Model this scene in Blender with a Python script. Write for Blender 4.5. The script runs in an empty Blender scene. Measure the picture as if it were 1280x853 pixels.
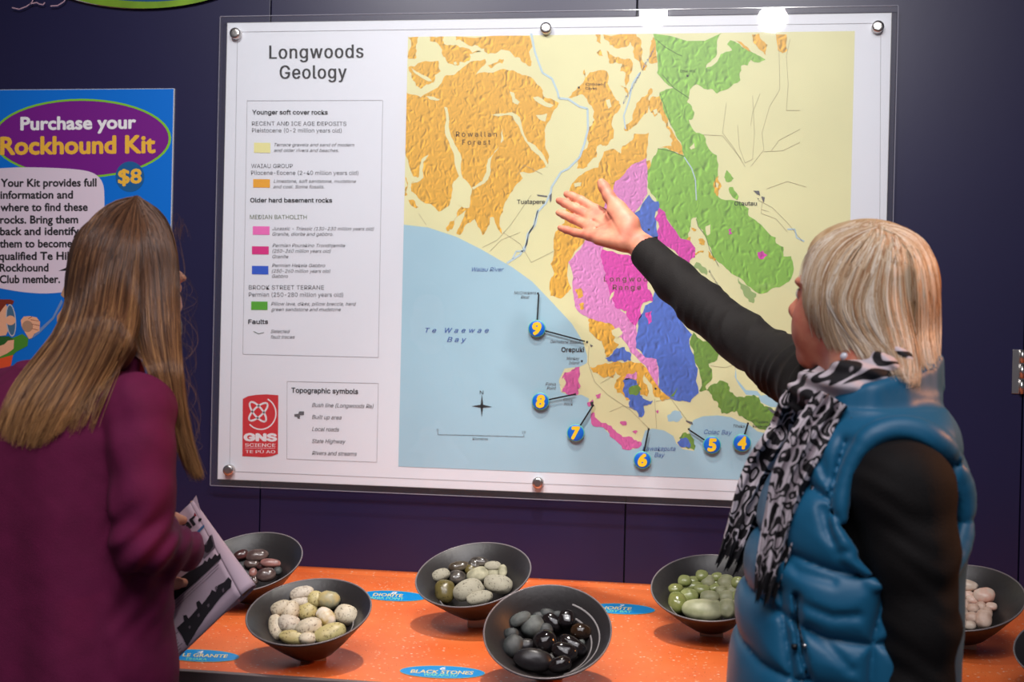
import bpy, bmesh, math, random
import numpy as np
from mathutils import Vector, Matrix, noise
from mathutils.geometry import tessellate_polygon

C = bpy.context.scene.collection
scene = bpy.context.scene
# ------------------------------------------------------------------ camera
F = 1500.0
YAW, PITCH, ROLL = -0.1430, 0.0048, 0.0228
CAM = Vector((1.0035, -2.524, 1.4398))
FWD = Vector((math.sin(YAW)*math.cos(PITCH), math.cos(YAW)*math.cos(PITCH), -math.sin(PITCH)))
_r = Vector((math.cos(YAW), -math.sin(YAW), 0)); _u = _r.cross(FWD)
RT = math.cos(ROLL)*_r + math.sin(ROLL)*_u
UP = -math.sin(ROLL)*_r + math.cos(ROLL)*_u
cd = bpy.data.cameras.new('camera'); cam = bpy.data.objects.new('camera', cd); C.objects.link(cam)
m = Matrix((RT, UP, -FWD)).transposed().to_4x4(); m.translation = CAM
cam.matrix_world = m
cd.sensor_width = 36.0; cd.lens = F/1280*36; cd.clip_start = 0.05
cd.dof.use_dof = True; cd.dof.focus_distance = 2.15; cd.dof.aperture_fstop = 5.6
scene.camera = cam
# ------------------------------------------------------------------ colour management
scene.view_settings.view_transform = 'Standard'; scene.view_settings.look = 'None'
scene.view_settings.gamma = 1; scene.view_settings.use_curve_mapping = False
scene.view_settings.exposure = 0.0
# ------------------------------------------------------------------ world and lights
w = bpy.data.worlds.new('world'); scene.world = w; w.use_nodes = True
w.node_tree.nodes['Background'].inputs[0].default_value = (0.75, 0.72, 0.85, 1)
w.node_tree.nodes['Background'].inputs[1].default_value = 0.12
def area(name, loc, target, size, energy, color, size_y=None):
    l = bpy.data.lights.new(name, 'AREA'); l.energy = energy; l.color = color
    l.shape = 'RECTANGLE'; l.size = size; l.size_y = size_y or size
    o = bpy.data.objects.new(name, l); C.objects.link(o); o.location = loc
    o.rotation_euler = (Vector(target)-Vector(loc)).to_track_quat('-Z', 'Y').to_euler()
    return o
def spot(name, loc, target, energy, color, angle, blend=0.6, size=0.05):
    l = bpy.data.lights.new(name, 'SPOT'); l.energy = energy; l.color = color
    l.spot_size = math.radians(angle); l.spot_blend = blend; l.shadow_soft_size = size
    o = bpy.data.objects.new(name, l); C.objects.link(o); o.location = loc
    o.rotation_euler = (Vector(target)-Vector(loc)).to_track_quat('-Z', 'Y').to_euler()
    return o
spot('map_fill_left', (0.10, -1.63, 2.80), (0.25, 0, 1.75), 62, (1.0, 0.97, 0.94), 75, 1.0, 0.045)  # added spot that spreads light over the left of the map
spot('track_light_middle', (0.873, -1.63, 2.541), (0.72, 0, 1.75), 34, (1.0, 0.97, 0.94), 80, 1.0, 0.045)
spot('track_light_right', (1.269, -1.63, 2.522), (1.20, 0, 1.75), 34, (1.0, 0.97, 0.94), 80, 1.0, 0.045)
spot('counter_light', (0.80, -0.85, 2.85), (0.75, -0.42, 0.92), 105, (1.0, 0.93, 0.86), 50, 0.9, 0.04)
area('room_fill', (0.9, -2.6, 3.2), (0.9, -2.3, 0), 1.8, 56, (0.98, 0.95, 1.0))
spot('orange_lamp_right', (2.75, -0.80, 2.05), (1.42, -0.97, 1.42), 75, (1.0, 0.36, 0.10), 26, 0.8, 0.06)

# ------------------------------------------------------------------ pixel helpers (points on real planes)
def ray(px, py):
    return (FWD + RT*((px-640)/F) - UP*((py-426.5)/F))
def atY(px, py, Y):
    d = ray(px, py); t = (Y-CAM.y)/d.y
    return CAM + d*t
def atZ(px, py, Z):
    d = ray(px, py); t = (Z-CAM.z)/d.z
    return CAM + d*t
def atD(px, py, D):            # at distance D along the optical axis
    return CAM + ray(px, py)*D
def plane_hit(px, py, P, n):
    d = ray(px, py); t = (P-CAM).dot(n)/d.dot(n)
    return CAM + d*t

# ------------------------------------------------------------------ object helpers
def link(o, parent=None):
    C.objects.link(o)
    if parent is not None: o.parent = parent
    return o
def tag(o, label=None, cat=None, group=None, kind=None):
    if label: o['label'] = label
    if cat: o['category'] = cat
    if group: o['group'] = group
    if kind: o['kind'] = kind
    return o
def empty(name, loc=(0, 0, 0)):
    o = bpy.data.objects.new(name, None); o.location = loc; o.empty_display_size = 0.05
    C.objects.link(o); return o
def mesh_obj(name, verts, faces, mat=None, parent=None, smooth=True, world=True):
    me = bpy.data.meshes.new(name)
    me.from_pydata([tuple(v) for v in verts], [], [tuple(f) for f in faces]); me.validate(); me.update()
    return me_obj(name, me, mat, parent, smooth, world)
def np_mesh(name, V, Fq, mat=None, parent=None, smooth=True, world=True):
    """fast mesh from numpy arrays; Fq is (n,3) or (n,4)"""
    me = bpy.data.meshes.new(name)
    n, k = Fq.shape
    me.vertices.add(len(V)); me.vertices.foreach_set('co', np.asarray(V, dtype=np.float32).ravel())
    me.loops.add(n*k); me.loops.foreach_set('vertex_index', Fq.astype(np.int32).ravel())
    me.polygons.add(n); me.polygons.foreach_set('loop_start', np.arange(0, n*k, k, dtype=np.int32))
    me.update(calc_edges=True); me.validate()
    return me_obj(name, me, mat, parent, smooth, world)
def me_obj(name, me, mat=None, parent=None, smooth=True, world=True):
    if smooth: me.polygons.foreach_set('use_smooth', [True]*len(me.polygons))
    o = bpy.data.objects.new(name, me); C.objects.link(o)
    if mat: me.materials.append(mat)
    if parent is not None:
        o.parent = parent
        if world: o.matrix_parent_inverse = Matrix.Translation(parent.location).inverted() if parent.type == 'EMPTY' and parent.parent is None else Matrix()
    return o
def bm_obj(name, bm, mat=None, parent=None, smooth=False, world=True):
    me = bpy.data.meshes.new(name); bm.to_mesh(me); bm.free()
    return me_obj(name, me, mat, parent, smooth, world)
def box(name, lo, hi, mat=None, parent=None, bevel=0.0, smooth=False):
    bm = bmesh.new(); bmesh.ops.create_cube(bm, size=1)
    lo = Vector(lo); hi = Vector(hi)
    for v in bm.verts:
        v.co = Vector([(lo[i]+hi[i])/2 + v.co[i]*(hi[i]-lo[i]) for i in range(3)])
    if bevel: bmesh.ops.bevel(bm, geom=bm.edges[:], offset=bevel, segments=2, affect='EDGES', profile=0.6)
    return bm_obj(name, bm, mat, parent, smooth)
def lathe(profile, n=48, M=None):
    """revolve (r,z) profile; returns verts, faces"""
    V = []; Fs = []
    for r, z in profile:
        for i in range(n):
            a = 2*math.pi*i/n; V.append(Vector((r*math.cos(a), r*math.sin(a), z)))
    for j in range(len(profile)-1):
        for i in range(n):
            a = j*n+i; b = j*n+(i+1) % n
            Fs.append((a, b, b+n, a+n))
    if M is not None: V = [M @ v for v in V]
    return V, Fs

# ------------------------------------------------------------------ materials
def srgb(r, g, b):
    f = lambda c: (c/255/12.92 if c/255 <= 0.04045 else ((c/255+0.055)/1.055)**2.4)
    return (f(r), f(g), f(b), 1)
def mat(name, col, rough=0.6, metal=0.0, spec=0.5, noise_amt=0.0, nscale=20, bump=0.0, bscale=60, coat=0.0, emit=None, sheen=0.0):
    m = bpy.data.materials.new(name); m.use_nodes = True; nt = m.node_tree; b = nt.nodes['Principled BSDF']
    b.inputs['Base Color'].default_value = col; b.inputs['Roughness'].default_value = rough
    b.inputs['Metallic'].default_value = metal; b.inputs['Specular IOR Level'].default_value = spec
    b.inputs['Coat Weight'].default_value = coat; b.inputs['Coat Roughness'].default_value = 0.1
    if sheen: b.inputs['Sheen Weight'].default_value = sheen
    if emit: b.inputs['Emission Color'].default_value = emit[0]; b.inputs['Emission Strength'].default_value = emit[1]
    if noise_amt or bump:
        tc = nt.nodes.new('ShaderNodeTexCoord')
        if noise_amt:
            n = nt.nodes.new('ShaderNodeTexNoise'); n.inputs['Scale'].default_value = nscale; n.inputs['Detail'].default_value = 5
            nt.links.new(tc.outputs['Object'], n.inputs['Vector'])
            mx = nt.nodes.new('ShaderNodeMixRGB'); mx.blend_type = 'MULTIPLY'; mx.inputs[0].default_value = 1
            mr = nt.nodes.new('ShaderNodeMapRange'); mr.inputs[1].default_value = 0.3; mr.inputs[2].default_value = 0.7
            mr.inputs[3].default_value = 1-noise_amt; mr.inputs[4].default_value = 1+noise_amt
            nt.links.new(n.outputs['Fac'], mr.inputs[0])
            mx.inputs[1].default_value = col; nt.links.new(mr.outputs[0], mx.inputs[2])
            nt.links.new(mx.outputs[0], b.inputs['Base Color'])
        if bump:
            n2 = nt.nodes.new('ShaderNodeTexNoise'); n2.inputs['Scale'].default_value = bscale; n2.inputs['Detail'].default_value = 4
            nt.links.new(tc.outputs['Object'], n2.inputs['Vector'])
            bp = nt.nodes.new('ShaderNodeBump'); bp.inputs['Strength'].default_value = bump; bp.inputs['Distance'].default_value = 0.002
            nt.links.new(n2.outputs['Fac'], bp.inputs['Height']); nt.links.new(bp.outputs[0], b.inputs['Normal'])
    return m
def mat_relief(name, col, strength=0.35, scale=24):
    """printed hill shading: embossed noise as ink"""
    m = bpy.data.materials.new(name); m.use_nodes = True; nt = m.node_tree; b = nt.nodes['Principled BSDF']; L = nt.links.new
    tc = nt.nodes.new('ShaderNodeTexCoord')
    outs = []
    for off in ((0, 0, 0), (0.0022, 0, -0.0026)):
        mp = nt.nodes.new('ShaderNodeMapping'); mp.inputs['Location'].default_value = off
        mp.inputs['Rotation'].default_value = (0, math.radians(25), 0); mp.inputs['Scale'].default_value = (1.2, 1, 0.85)
        L(tc.outputs['Object'], mp.inputs['Vector'])
        n = nt.nodes.new('ShaderNodeTexNoise'); n.noise_type = 'RIDGED_MULTIFRACTAL'
        n.inputs['Scale'].default_value = scale*3.0; n.inputs['Detail'].default_value = 2.5; n.inputs['Distortion'].default_value = 0.6
        L(mp.outputs[0], n.inputs['Vector']); outs.append(n)
    s = nt.nodes.new('ShaderNodeMath'); s.operation = 'SUBTRACT'; L(outs[0].outputs['Fac'], s.inputs[0]); L(outs[1].outputs['Fac'], s.inputs[1])
    mr = nt.nodes.new('ShaderNodeMapRange'); mr.inputs[1].default_value = -0.28; mr.inputs[2].default_value = 0.28
    mr.inputs[3].default_value = 1-strength; mr.inputs[4].default_value = 1+strength*0.7
    L(s.outputs[0], mr.inputs[0])
    mx = nt.nodes.new('ShaderNodeMixRGB'); mx.blend_type = 'MULTIPLY'; mx.inputs[0].default_value = 1; mx.inputs[1].default_value = col
    L(mr.outputs[0], mx.inputs[2]); L(mx.outputs[0], b.inputs['Base Color']); b.inputs['Roughness'].default_value = 0.45
    return m
def mat_acrylic(name, tint=(1, 1, 1, 1), rough=0.02):
    m = bpy.data.materials.new(name); m.use_nodes = True; nt = m.node_tree; L = nt.links.new
    for n in list(nt.nodes):
        if n.type == 'BSDF_PRINCIPLED': nt.nodes.remove(n)
    out = [n for n in nt.nodes if n.type == 'OUTPUT_MATERIAL'][0]
    t = nt.nodes.new('ShaderNodeBsdfTransparent'); t.inputs[0].default_value = tint
    g = nt.nodes.new('ShaderNodeBsdfGlossy'); g.inputs['Roughness'].default_value = rough
    fr = nt.nodes.new('ShaderNodeFresnel'); 
    ge = nt.nodes.new('ShaderNodeNewGeometry'); io = nt.nodes.new('ShaderNodeMapRange')
    io.inputs[3].default_value = 1.45; io.inputs[4].default_value = 1/1.45; L(ge.outputs['Backfacing'], io.inputs[0]); L(io.outputs[0], fr.inputs[0])
    mx = nt.nodes.new('ShaderNodeMixShader'); L(fr.outputs[0], mx.inputs[0]); L(t.outputs[0], mx.inputs[1]); L(g.outputs[0], mx.inputs[2])
    df = nt.nodes.new('ShaderNodeBsdfDiffuse'); df.inputs[0].default_value = (0.8, 0.8, 0.85, 1); m2 = nt.nodes.new('ShaderNodeMixShader'); m2.inputs[0].default_value = 0.016  # painted haze: a little pale diffuse lightens the darks behind the pane
    L(mx.outputs[0], m2.inputs[1]); L(df.outputs[0], m2.inputs[2]); L(m2.outputs[0], out.inputs[0]); return m

M_wall = mat('wall_laminate', srgb(28, 26, 64), 0.38, noise_amt=0.06, nscale=3, bump=0.04, bscale=30)
M_dark = mat('dark_gap', srgb(6, 5, 10), 0.9)
M_paper = mat('poster_paper', (0.80, 0.83, 0.90, 1), 0.42, bump=0.25, bscale=6)
M_acr = mat_acrylic('clear_acrylic')
M_steel = mat('brushed_steel', (0.62, 0.60, 0.58, 1), 0.28, metal=1, bump=0.2, bscale=300)
M_black = mat('ink_black', srgb(28, 27, 32), 0.5)
M_grey = mat('ink_grey', srgb(95, 95, 100), 0.5)
M_lgrey = mat('ink_light_grey', srgb(160, 160, 165), 0.5)
M_white = mat('ink_white', (0.85, 0.85, 0.88, 1), 0.45)

# ------------------------------------------------------------------ flat print and lettering
class Print:
    """flat ink layers on a vertical plane facing -Y at depth y0; pixel outlines are laid onto that plane"""
    clip = None
    def __init__(self, y0, root): self.y0 = y0; self.root = root; self.acc = {}
    def P(self, px, py): v = atY(px, py, self.y0); return (v.x, v.z)
    def poly(self, name, material, pts, layer, crop=None, rough=0.0, seed=1, closed=True):
        if crop: pts = [(crop[0]+x/crop[2], crop[1]+y/crop[2]) for x, y in pts]
        q = [Vector((*self.P(*p), 0)) for p in pts]
        if rough:
            rnd = random.Random(seed)
            for it in range(2):
                nq = []
                for i, a in enumerate(q):
                    b = q[(i+1) % len(q)]; nq.append(a); d = b-a
                    if d.length > 0.004: nq.append((a+b)/2 + Vector((-d.y, d.x, 0))*rnd.uniform(-rough, rough))
                q = nq
        if self.clip:
            for v in q: v.x = min(max(v.x, self.clip[0]), self.clip[1]); v.y = min(max(v.y, self.clip[2]), self.clip[3])
        tris = tessellate_polygon([q])
        self.add(name, material, [(v.x, v.y) for v in q], tris, layer)
    def add(self, name, material, v2, tris, layer):
        V, T, _ = self.acc.setdefault(name, ([], [], material))
        o = len(V); y = self.y0 - 0.00012*layer
        V += [(x, y, z) for x, z in v2]; T += [tuple(i+o for i in t) for t in tris]
    def line(self, name, material, pts, width, layer, crop=None):
        if crop: pts = [(crop[0]+x/crop[2], crop[1]+y/crop[2]) for x, y in pts]
        q = [Vector(self.P(*p)) for p in pts]; h = width/2
        for a, b in zip(q, q[1:]):
            d = (b-a)
            if d.length < 1e-6: continue
            d.normalize(); n = Vector((-d.y, d.x))*h; e = d*0.0
            vs = [a-e+n, b+e+n, b+e-n, a-e-n]
            self.add(name, material, [(v.x, v.y) for v in vs], [(0, 1, 2), (0, 2, 3)], layer)
    def ellipse(self, name, material, cx, cy, rx, ry, layer, n=48, crop=None, rot=0):
        pts = []
        for i in range(n):
            a = 2*math.pi*i/n; x = rx*math.cos(a); y = ry*math.sin(a)
            pts.append((cx+x*math.cos(rot)-y*math.sin(rot), cy+x*math.sin(rot)+y*math.cos(rot)))
        self.poly(name, material, pts, layer, crop)
    def build(self):
        out = {}
        for k, (V, T, mt) in self.acc.items():
            name = k.split('/')[0]
            o = mesh_obj(name, V, T, mt, self.root, smooth=False); out[k] = o
            if any(q in name for q in ('lettering', 'line', 'dot', 'valley', 'mark', 'figure', 'flourish', 'scale_bar', 'star')): o['kind'] = 'stuff'
            # make faces look at the viewer
            me = o.data; bm = bmesh.new(); bm.from_mesh(me)
            for f in bm.faces:
                if f.normal.y > 0: f.normal_flip()
            bm.to_mesh(me); bm.free()
        return out

TEXTQ = []
try: SANS = bpy.data.fonts.load(bpy.utils.resource_path('LOCAL') + '/datafiles/fonts/Inter.woff2')   # Blender's own interface font
except Exception: SANS = None
def text(pr, name, material, s, x, y, w_px, h_px, layer, slope=0.0, bold=0.0, shear=0.0, space=1.0, fit=True):
    """queue a line of lettering: left end of baseline (x,y), width and cap height in photo pixels"""
    TEXTQ.append((pr, name, material, s, x, y, w_px, h_px, layer, slope, bold, shear, space))
def cap_height(font):
    c = bpy.data.curves.new('t', 'FONT'); c.body = 'H'; c.size = 1
    if font is not None: c.font = font
    o = bpy.data.objects.new('t', c); C.objects.link(o); bpy.context.view_layer.update()
    h = o.dimensions.y; bpy.data.objects.remove(o); return h
CAPS = {}
def flush_text():
    if not CAPS: CAPS['sans'] = cap_height(SANS); CAPS['chunky'] = cap_height(None)
    objs = []
    for q in TEXTQ:
        c = bpy.data.curves.new('t', 'FONT'); c.body = q[3]; c.size = 40; c.offset = 0; c.shear = q[11]; c.space_character = q[12]
        c.resolution_u = 3
        if SANS is not None and not getattr(q[0], 'chunky', False): c.font = SANS
        o = bpy.data.objects.new('t', c); C.objects.link(o); objs.append(o)
    bpy.context.view_layer.update(); dg = bpy.context.evaluated_depsgraph_get()
    for q, o in zip(TEXTQ, objs):
        pr, name, material, s, x, y, w_px, h_px, layer, slope = q[:10]
        me = bpy.data.meshes.new_from_object(o.evaluated_get(dg)); me.calc_loop_triangles()
        n = len(me.vertices); co = np.zeros(n*3); me.vertices.foreach_get('co', co); co = co.reshape(-1, 3)/40
        tr = [tuple(t.vertices) for t in me.loop_triangles]
        x0, x1 = co[:, 0].min(), co[:, 0].max(); bd = q[10]
        CAPH = CAPS['chunky'] if getattr(pr, 'chunky', False) else CAPS['sans']
        # heavier strokes: the same glyphs laid down again, shifted by a hair
        sh = [(0, 0)] if bd == 0 else [(-bd, 0), (bd, 0)] if bd < 0.02 else [(bd*math.cos(t*math.pi/4), bd*math.sin(t*math.pi/4)) for t in range(8)]
        for ci, (ox, oy) in enumerate(sh):
            if isinstance(pr, Print):
                v2 = []
                for vx, vy, _ in co:
                    u = (vx+ox-x0)/(x1-x0)*w_px; v = (vy+oy)/CAPH*h_px
                    v2.append(pr.P(x+u, y+slope*u-v))
                pr.add(name, material, v2, tr, layer+ci*0.12)
            else:
                pr(name, material, [((vx+ox-x0)/(x1-x0), (vy+oy)/CAPH) for vx, vy, _ in co], tr, q)
        bpy.data.objects.remove(o); bpy.data.meshes.remove(me)
    TEXTQ.clear()
# ================================================================== SETTING
ZC = 0.92; YF = -0.80
wall = tag(empty('wall_back', (0, 0, 0)), 'dark navy laminate panel wall behind the map and the counter', kind='structure')
seams = [-2.2, -1.05, atY(331.5, 330, 0).x, atY(789, 330, 0).x, atY(1276, 600, 0).x, 2.75, 3.9]
for a, b in zip(seams, seams[1:]):
    box('wall_panel', (a+0.0014, -0.0, 0.0), (b-0.0014, 0.018, 3.3), M_wall, wall, bevel=0.0012)
box('backing', (-2.2, 0.014, 0.0), (3.9, 0.05, 3.3), M_dark, wall)
M_floor = mat('floor_carpet', srgb(60, 55, 62), 0.95, noise_amt=0.2, nscale=60, bump=0.5, bscale=300)
tag(box('floor', (-2.4, -4.6, -0.05), (4.1, 0.06, 0.0), M_floor), 'dark grey carpet floor of the gallery', kind='structure')
M_ceil = mat('ceiling_paint', srgb(70, 68, 78), 0.9, bump=0.1)
tag(box('ceiling', (-2.4, -4.6, 3.3), (4.1, 0.06, 3.35), M_ceil), 'dark ceiling of the gallery', kind='structure')

# hinge on the panel joint at right
hg = atY(1277, 465, -0.002)
hinge = empty('hinge', (hg.x, -0.004, hg.z)); tag(hinge, 'small brushed steel hinge on the wall panel joint at the right edge', 'hinge')
hh = 0.026
for k, (dz0, dz1) in enumerate([(-1.0, -0.36), (-0.30, 0.34), (0.40, 1.0)]):
    V, Fs = lathe([(0.0001, dz0*hh*1.7), (0.0045, dz0*hh*1.7), (0.0045, dz1*hh*1.7), (0.0001, dz1*hh*1.7)], 16, Matrix.Translation((hg.x, -0.006, hg.z)))
    mesh_obj('knuckle', V, Fs, M_steel, hinge)
box('leaf', (hg.x-0.018, -0.003, hg.z-hh*1.7), (hg.x+0.018, -0.0002, hg.z+hh*1.7), M_steel, hinge, bevel=0.0006)

# counter
M_orange = bpy.data.materials.new('orange_worktop'); M_orange.use_nodes = True
nt = M_orange.node_tree; b = nt.nodes['Principled BSDF']; L = nt.links.new
b.inputs['Roughness'].default_value = 0.42
tc = nt.nodes.new('ShaderNodeTexCoord')
n1 = nt.nodes.new('ShaderNodeTexNoise'); n1.inputs['Scale'].default_value = 8; n1.inputs['Detail'].default_value = 6; L(tc.outputs['Object'], n1.inputs['Vector'])
cr = nt.nodes.new('ShaderNodeValToRGB'); cr.color_ramp.elements[0].color = srgb(240, 108, 48); cr.color_ramp.elements[1].color = srgb(250, 128, 66)
cr.color_ramp.elements[0].position = 0.3; cr.color_ramp.elements[1].position = 0.7; L(n1.outputs['Fac'], cr.inputs[0])
prev = cr.outputs[0]
for sc_, th, colr in ((95, 0.2, srgb(255, 190, 150)), (60, 0.13, srgb(250, 225, 205)), (130, 0.12, srgb(120, 50, 30))):
    v = nt.nodes.new('ShaderNodeTexVoronoi'); v.inputs['Scale'].default_value = sc_; v.inputs['Randomness'].default_value = 1
    mp = nt.nodes.new('ShaderNodeMapping'); mp.inputs['Scale'].default_value = (1, 1.6, 1); mp.inputs['Rotation'].default_value = (0, 0, sc_*0.01)
    L(tc.outputs['Object'], mp.inputs[0]); L(mp.outputs[0], v.inputs['Vector'])
    lt = nt.nodes.new('ShaderNodeMath'); lt.operation = 'LESS_THAN'; lt.inputs[1].default_value = th; L(v.outputs['Distance'], lt.inputs[0])
    # keep only some of the cells
    sp = nt.nodes.new('ShaderNodeSeparateColor'); L(v.outputs['Color'], sp.inputs[0])
    l2 = nt.nodes.new('ShaderNodeMath'); l2.operation = 'LESS_THAN'; l2.inputs[1].default_value = 0.4; L(sp.outputs[0], l2.inputs[0])
    mu = nt.nodes.new('ShaderNodeMath'); mu.operation = 'MULTIPLY'; L(lt.outputs[0], mu.inputs[0]); L(l2.outputs[0], mu.inputs[1])
    mx = nt.nodes.new('ShaderNodeMixRGB'); L(mu.outputs[0], mx.inputs[0]); L(prev, mx.inputs[1]); mx.inputs[2].default_value = colr; prev = mx.outputs[0]
L(prev, b.inputs['Base Color'])
M_cab = mat('cabinet_grey', srgb(118, 108, 108), 0.45, noise_amt=0.08)
counter = tag(empty('display_counter', (0.9, -0.4, 0)), 'long display counter with speckled orange top and grey metal front edge', 'counter')
XL, XR = -1.9, 3.6
box('worktop', (XL, YF+0.012, ZC-0.030), (XR, -0.001, ZC), M_orange, counter, bevel=0.002)
box('edge_trim', (XL, YF, ZC-0.042), (XR, YF+0.0115, ZC+0.001), M_cab, counter, bevel=0.0012)
# low upstand strip along the wall
V = []
for x_ in (XL, XR):
    for yy, zz in ((-0.0008, -0.001), (-0.0008, 0.006), (-0.012, 0.0035), (-0.030, 0.0004), (-0.034, -0.001)): V.append((x_, yy, ZC+zz))
mesh_obj('upstand', V, [(i, (i+1) % 5, 5+(i+1) % 5, 5+i) for i in range(5)]+[(4, 3, 2, 1, 0), (5, 6, 7, 8, 9)], M_orange, counter)
xs = [XL, -1.1, -0.3, 0.5, 1.3, 2.1, 2.9, XR]
for a, b_ in zip(xs, xs[1:]):
    box('cabinet_panel', (a+0.002, YF+0.05, 0.09), (b_-0.002, YF+0.07, ZC-0.034), M_cab, counter, bevel=0.001)
box('plinth', (XL, YF+0.09, 0.0), (XR, YF+0.11, 0.088), M_dark, counter)
ux = atY(225, 838, YF).x
for sx in (atY(288, 842, YF).x, atY(225, 838, YF).x - 0.3, 1.9, 2.6):
    V, Fs = lathe([(0.0001, 0.0012), (0.0022, 0.001), (0.0028, 0.0)], 12, Matrix.Translation((sx, YF, ZC-0.02)) @ Matrix.Rotation(math.pi/2, 4, 'X'))
    mesh_obj('screw', V, Fs, M_steel, counter)

# ================================================================== MAP BOARD
YP = -0.020
board = tag(empty('map_board', (0.7, YP, 1.6)), 'large white geology map behind clear acrylic on six steel standoffs', 'map')
PX0, PX1, PZ0, PZ1 = 0.0, 1.40, 1.1112, 2.1067
# paper with faint waves
nx, nz = 90, 64; V = []; Fs = []
for j in range(nz+1):
    for i in range(nx+1):
        x = PX0+(PX1-PX0)*i/nx; z = PZ0+(PZ1-PZ0)*j/nz
        e = 0.0
        V.append((x, YP+0.0006+e, z))
for j in range(nz):
    for i in range(nx):
        a = j*(nx+1)+i; Fs.append((a, a+1, a+nx+2, a+nx+1))
mesh_obj('paper_sheet', V, Fs, M_paper, board)
box('backing_sheet', (PX0-0.001, YP+0.0010, PZ0-0.001), (PX1+0.001, YP+0.0040, PZ1+0.001), mat('board_back', (0.5, 0.5, 0.52, 1)), board)
a0 = atY(284, 24, -0.026); 
box('acrylic_panel', (PX0-0.0135, YP-0.0075, PZ0-0.0135), (PX1+0.0115, YP-0.0035, PZ1+0.0125), M_acr, board, bevel=0.0008)
M_aedge = mat('acrylic_edge', srgb(150, 150, 165), 0.15, spec=0.7)
ax0, ax1, az0, az1 = PX0-0.0135, PX1+0.0115, PZ0-0.0135, PZ1+0.0125
for lo_, hi_ in (((ax0-0.0012, az0), (ax0, az1)), ((ax1, az0), (ax1+0.0012, az1)), ((ax0, az0-0.0012), (ax1, az0)), ((ax0, az1), (ax1, az1+0.0012))):
    box('acrylic_edge', (lo_[0], YP-0.0074, lo_[1]), (hi_[0], YP-0.0036, hi_[1]), M_aedge, board)
PR = Print(YP, board)
M_cream = mat('map_cream', srgb(230, 228, 176), 0.45, noise_amt=0.05, nscale=5)
M_sea = mat('map_sea', srgb(166, 205, 222), 0.45, noise_amt=0.05, nscale=4)
M_or = mat_relief('map_orange', srgb(236, 180, 54), 0.55, 26)
M_gr = mat_relief('map_green', srgb(140, 196, 74), 0.5, 22)
M_gr2 = mat_relief('map_dark_green', srgb(110, 154, 48), 0.42, 22)
M_gr3 = mat('map_pale_green', srgb(150, 178, 110), 0.5)
M_pk = mat_relief('map_pink', srgb(226, 142, 206), 0.42, 30)
M_mg = mat_relief('map_magenta', srgb(222, 66, 180), 0.42, 30)
M_bl = mat_relief('map_blue', srgb(76, 114, 208), 0.5, 20)
M_riv = mat('map_river', srgb(190, 214, 226), 0.5)
M_road = mat('map_road', srgb(168, 158, 128), 0.5)
M_fault = mat('map_fault', srgb(70, 84, 60), 0.5)
A_ = (500, 35, 4.265); B_ = (500, 150, 4.265); C_ = (680, 35, 4.265); D_ = (800, 35, 4.265)
E_ = (820, 180, 4.265); F_ = (680, 220, 4.265); G_ = (680, 400, 4.265); H_ = (820, 380, 4.265)
def cv(crop, pts): return [(crop[0]+x/crop[2], crop[1]+y/crop[2]) for x, y in pts]
_a = PR.P(508.5, 44.6); _b = PR.P(499.5, 583.5); _c = PR.P(1068.5, 40.5); _d2 = PR.P(911, 597.5); PR.clip = ((_a[0]+_b[0])/2, _c[0], _b[1], (_a[1]+_c[1])/2)
sea = [(490, 280), (504, 281), (535, 284.5), (570, 296), (600, 311), (640, 334), (665, 352), (690, 378), (715, 405), (729, 428), (734, 445), (734, 453)]
sea += cv(G_, [(222, 235), (190, 250), (110, 260), (80, 320), (90, 385), (140, 405), (200, 400), (240, 420), (235, 450), (255, 470), (250, 500), (330, 590), (400, 660), (450, 695), (500, 685), (520, 650), (540, 590), (580, 580), (640, 590), (690, 620), (705, 660), (740, 690), (800, 700), (800, 650), (770, 590)])
sea += cv(H_, [(200, 620), (250, 600), (330, 595), (400, 605), (450, 630), (490, 640), (540, 680), (620, 700)]) + [(985, 556), (1030, 552), (1090, 560), (1090, 640), (780, 640), (490, 600)]
PR.poly('map_ground', M_cream, [(480, 20), (1090, 20), (1090, 640), (480, 640)], 1)
PR.poly('map_sea', M_sea, sea, 2)
PR.poly('map_sea', M_sea, [(425, 340), (430, 400), (480, 460), (540, 465), (560, 490), (620, 480), (690, 520), (680, 555), (610, 550), (560, 525), (545, 490), (480, 485), (440, 430), (420, 390)], 2, H_)
k = [0]
def reg(name, mt, pts, layer, crop, rough=0.22):
    k[0] += 1; PR.poly(name if name == 'valley' else name+'/'+str(k[0]), mt, pts, layer, crop, rough=rough, seed=k[0])
O = 'orange_region'
west = [(35, 345), (65, 355), (110, 370), (150, 345), (215, 300), (240, 255), (290, 250), (330, 215), (400, 175), (455, 165), (460, 180), (430, 215), (400, 250), (450, 235), (540, 220), (600, 225), (625, 240), (680, 255), (730, 300), (762, 335), (765, 365), (800, 375), (848, 400), (820, 440), (800, 490), (775, 530), (775, 600), (795, 680), (790, 725), (770, 745), (690, 775), (640, 770), (655, 800), (600, 870), (560, 930), (550, 980), (530, 1050), (545, 1100), (520, 1070), (500, 1010), (480, 1010), (460, 1080), (440, 1105), (415, 1060), (400, 1020), (350, 1050), (320, 1105), (300, 1095), (335, 1020), (365, 960), (385, 860), (330, 800), (310, 795), (280, 830), (275, 890), (260, 950), (205, 980), (110, 920), (60, 870), (60, 830), (100, 800), (70, 790), (30, 680), (30, 600)]
reg(O, M_or, west, 3, A_, 0.12)
reg(O, M_or, [(365, 385), (370, 430), (330, 500), (280, 580), (255, 595), (245, 575), (300, 520), (310, 480), (350, 410)], 3, B_)
reg(O, M_or, [(40, 42), (98, 42), (85, 110), (88, 160), (50, 165), (38, 155)], 3, A_)
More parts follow.
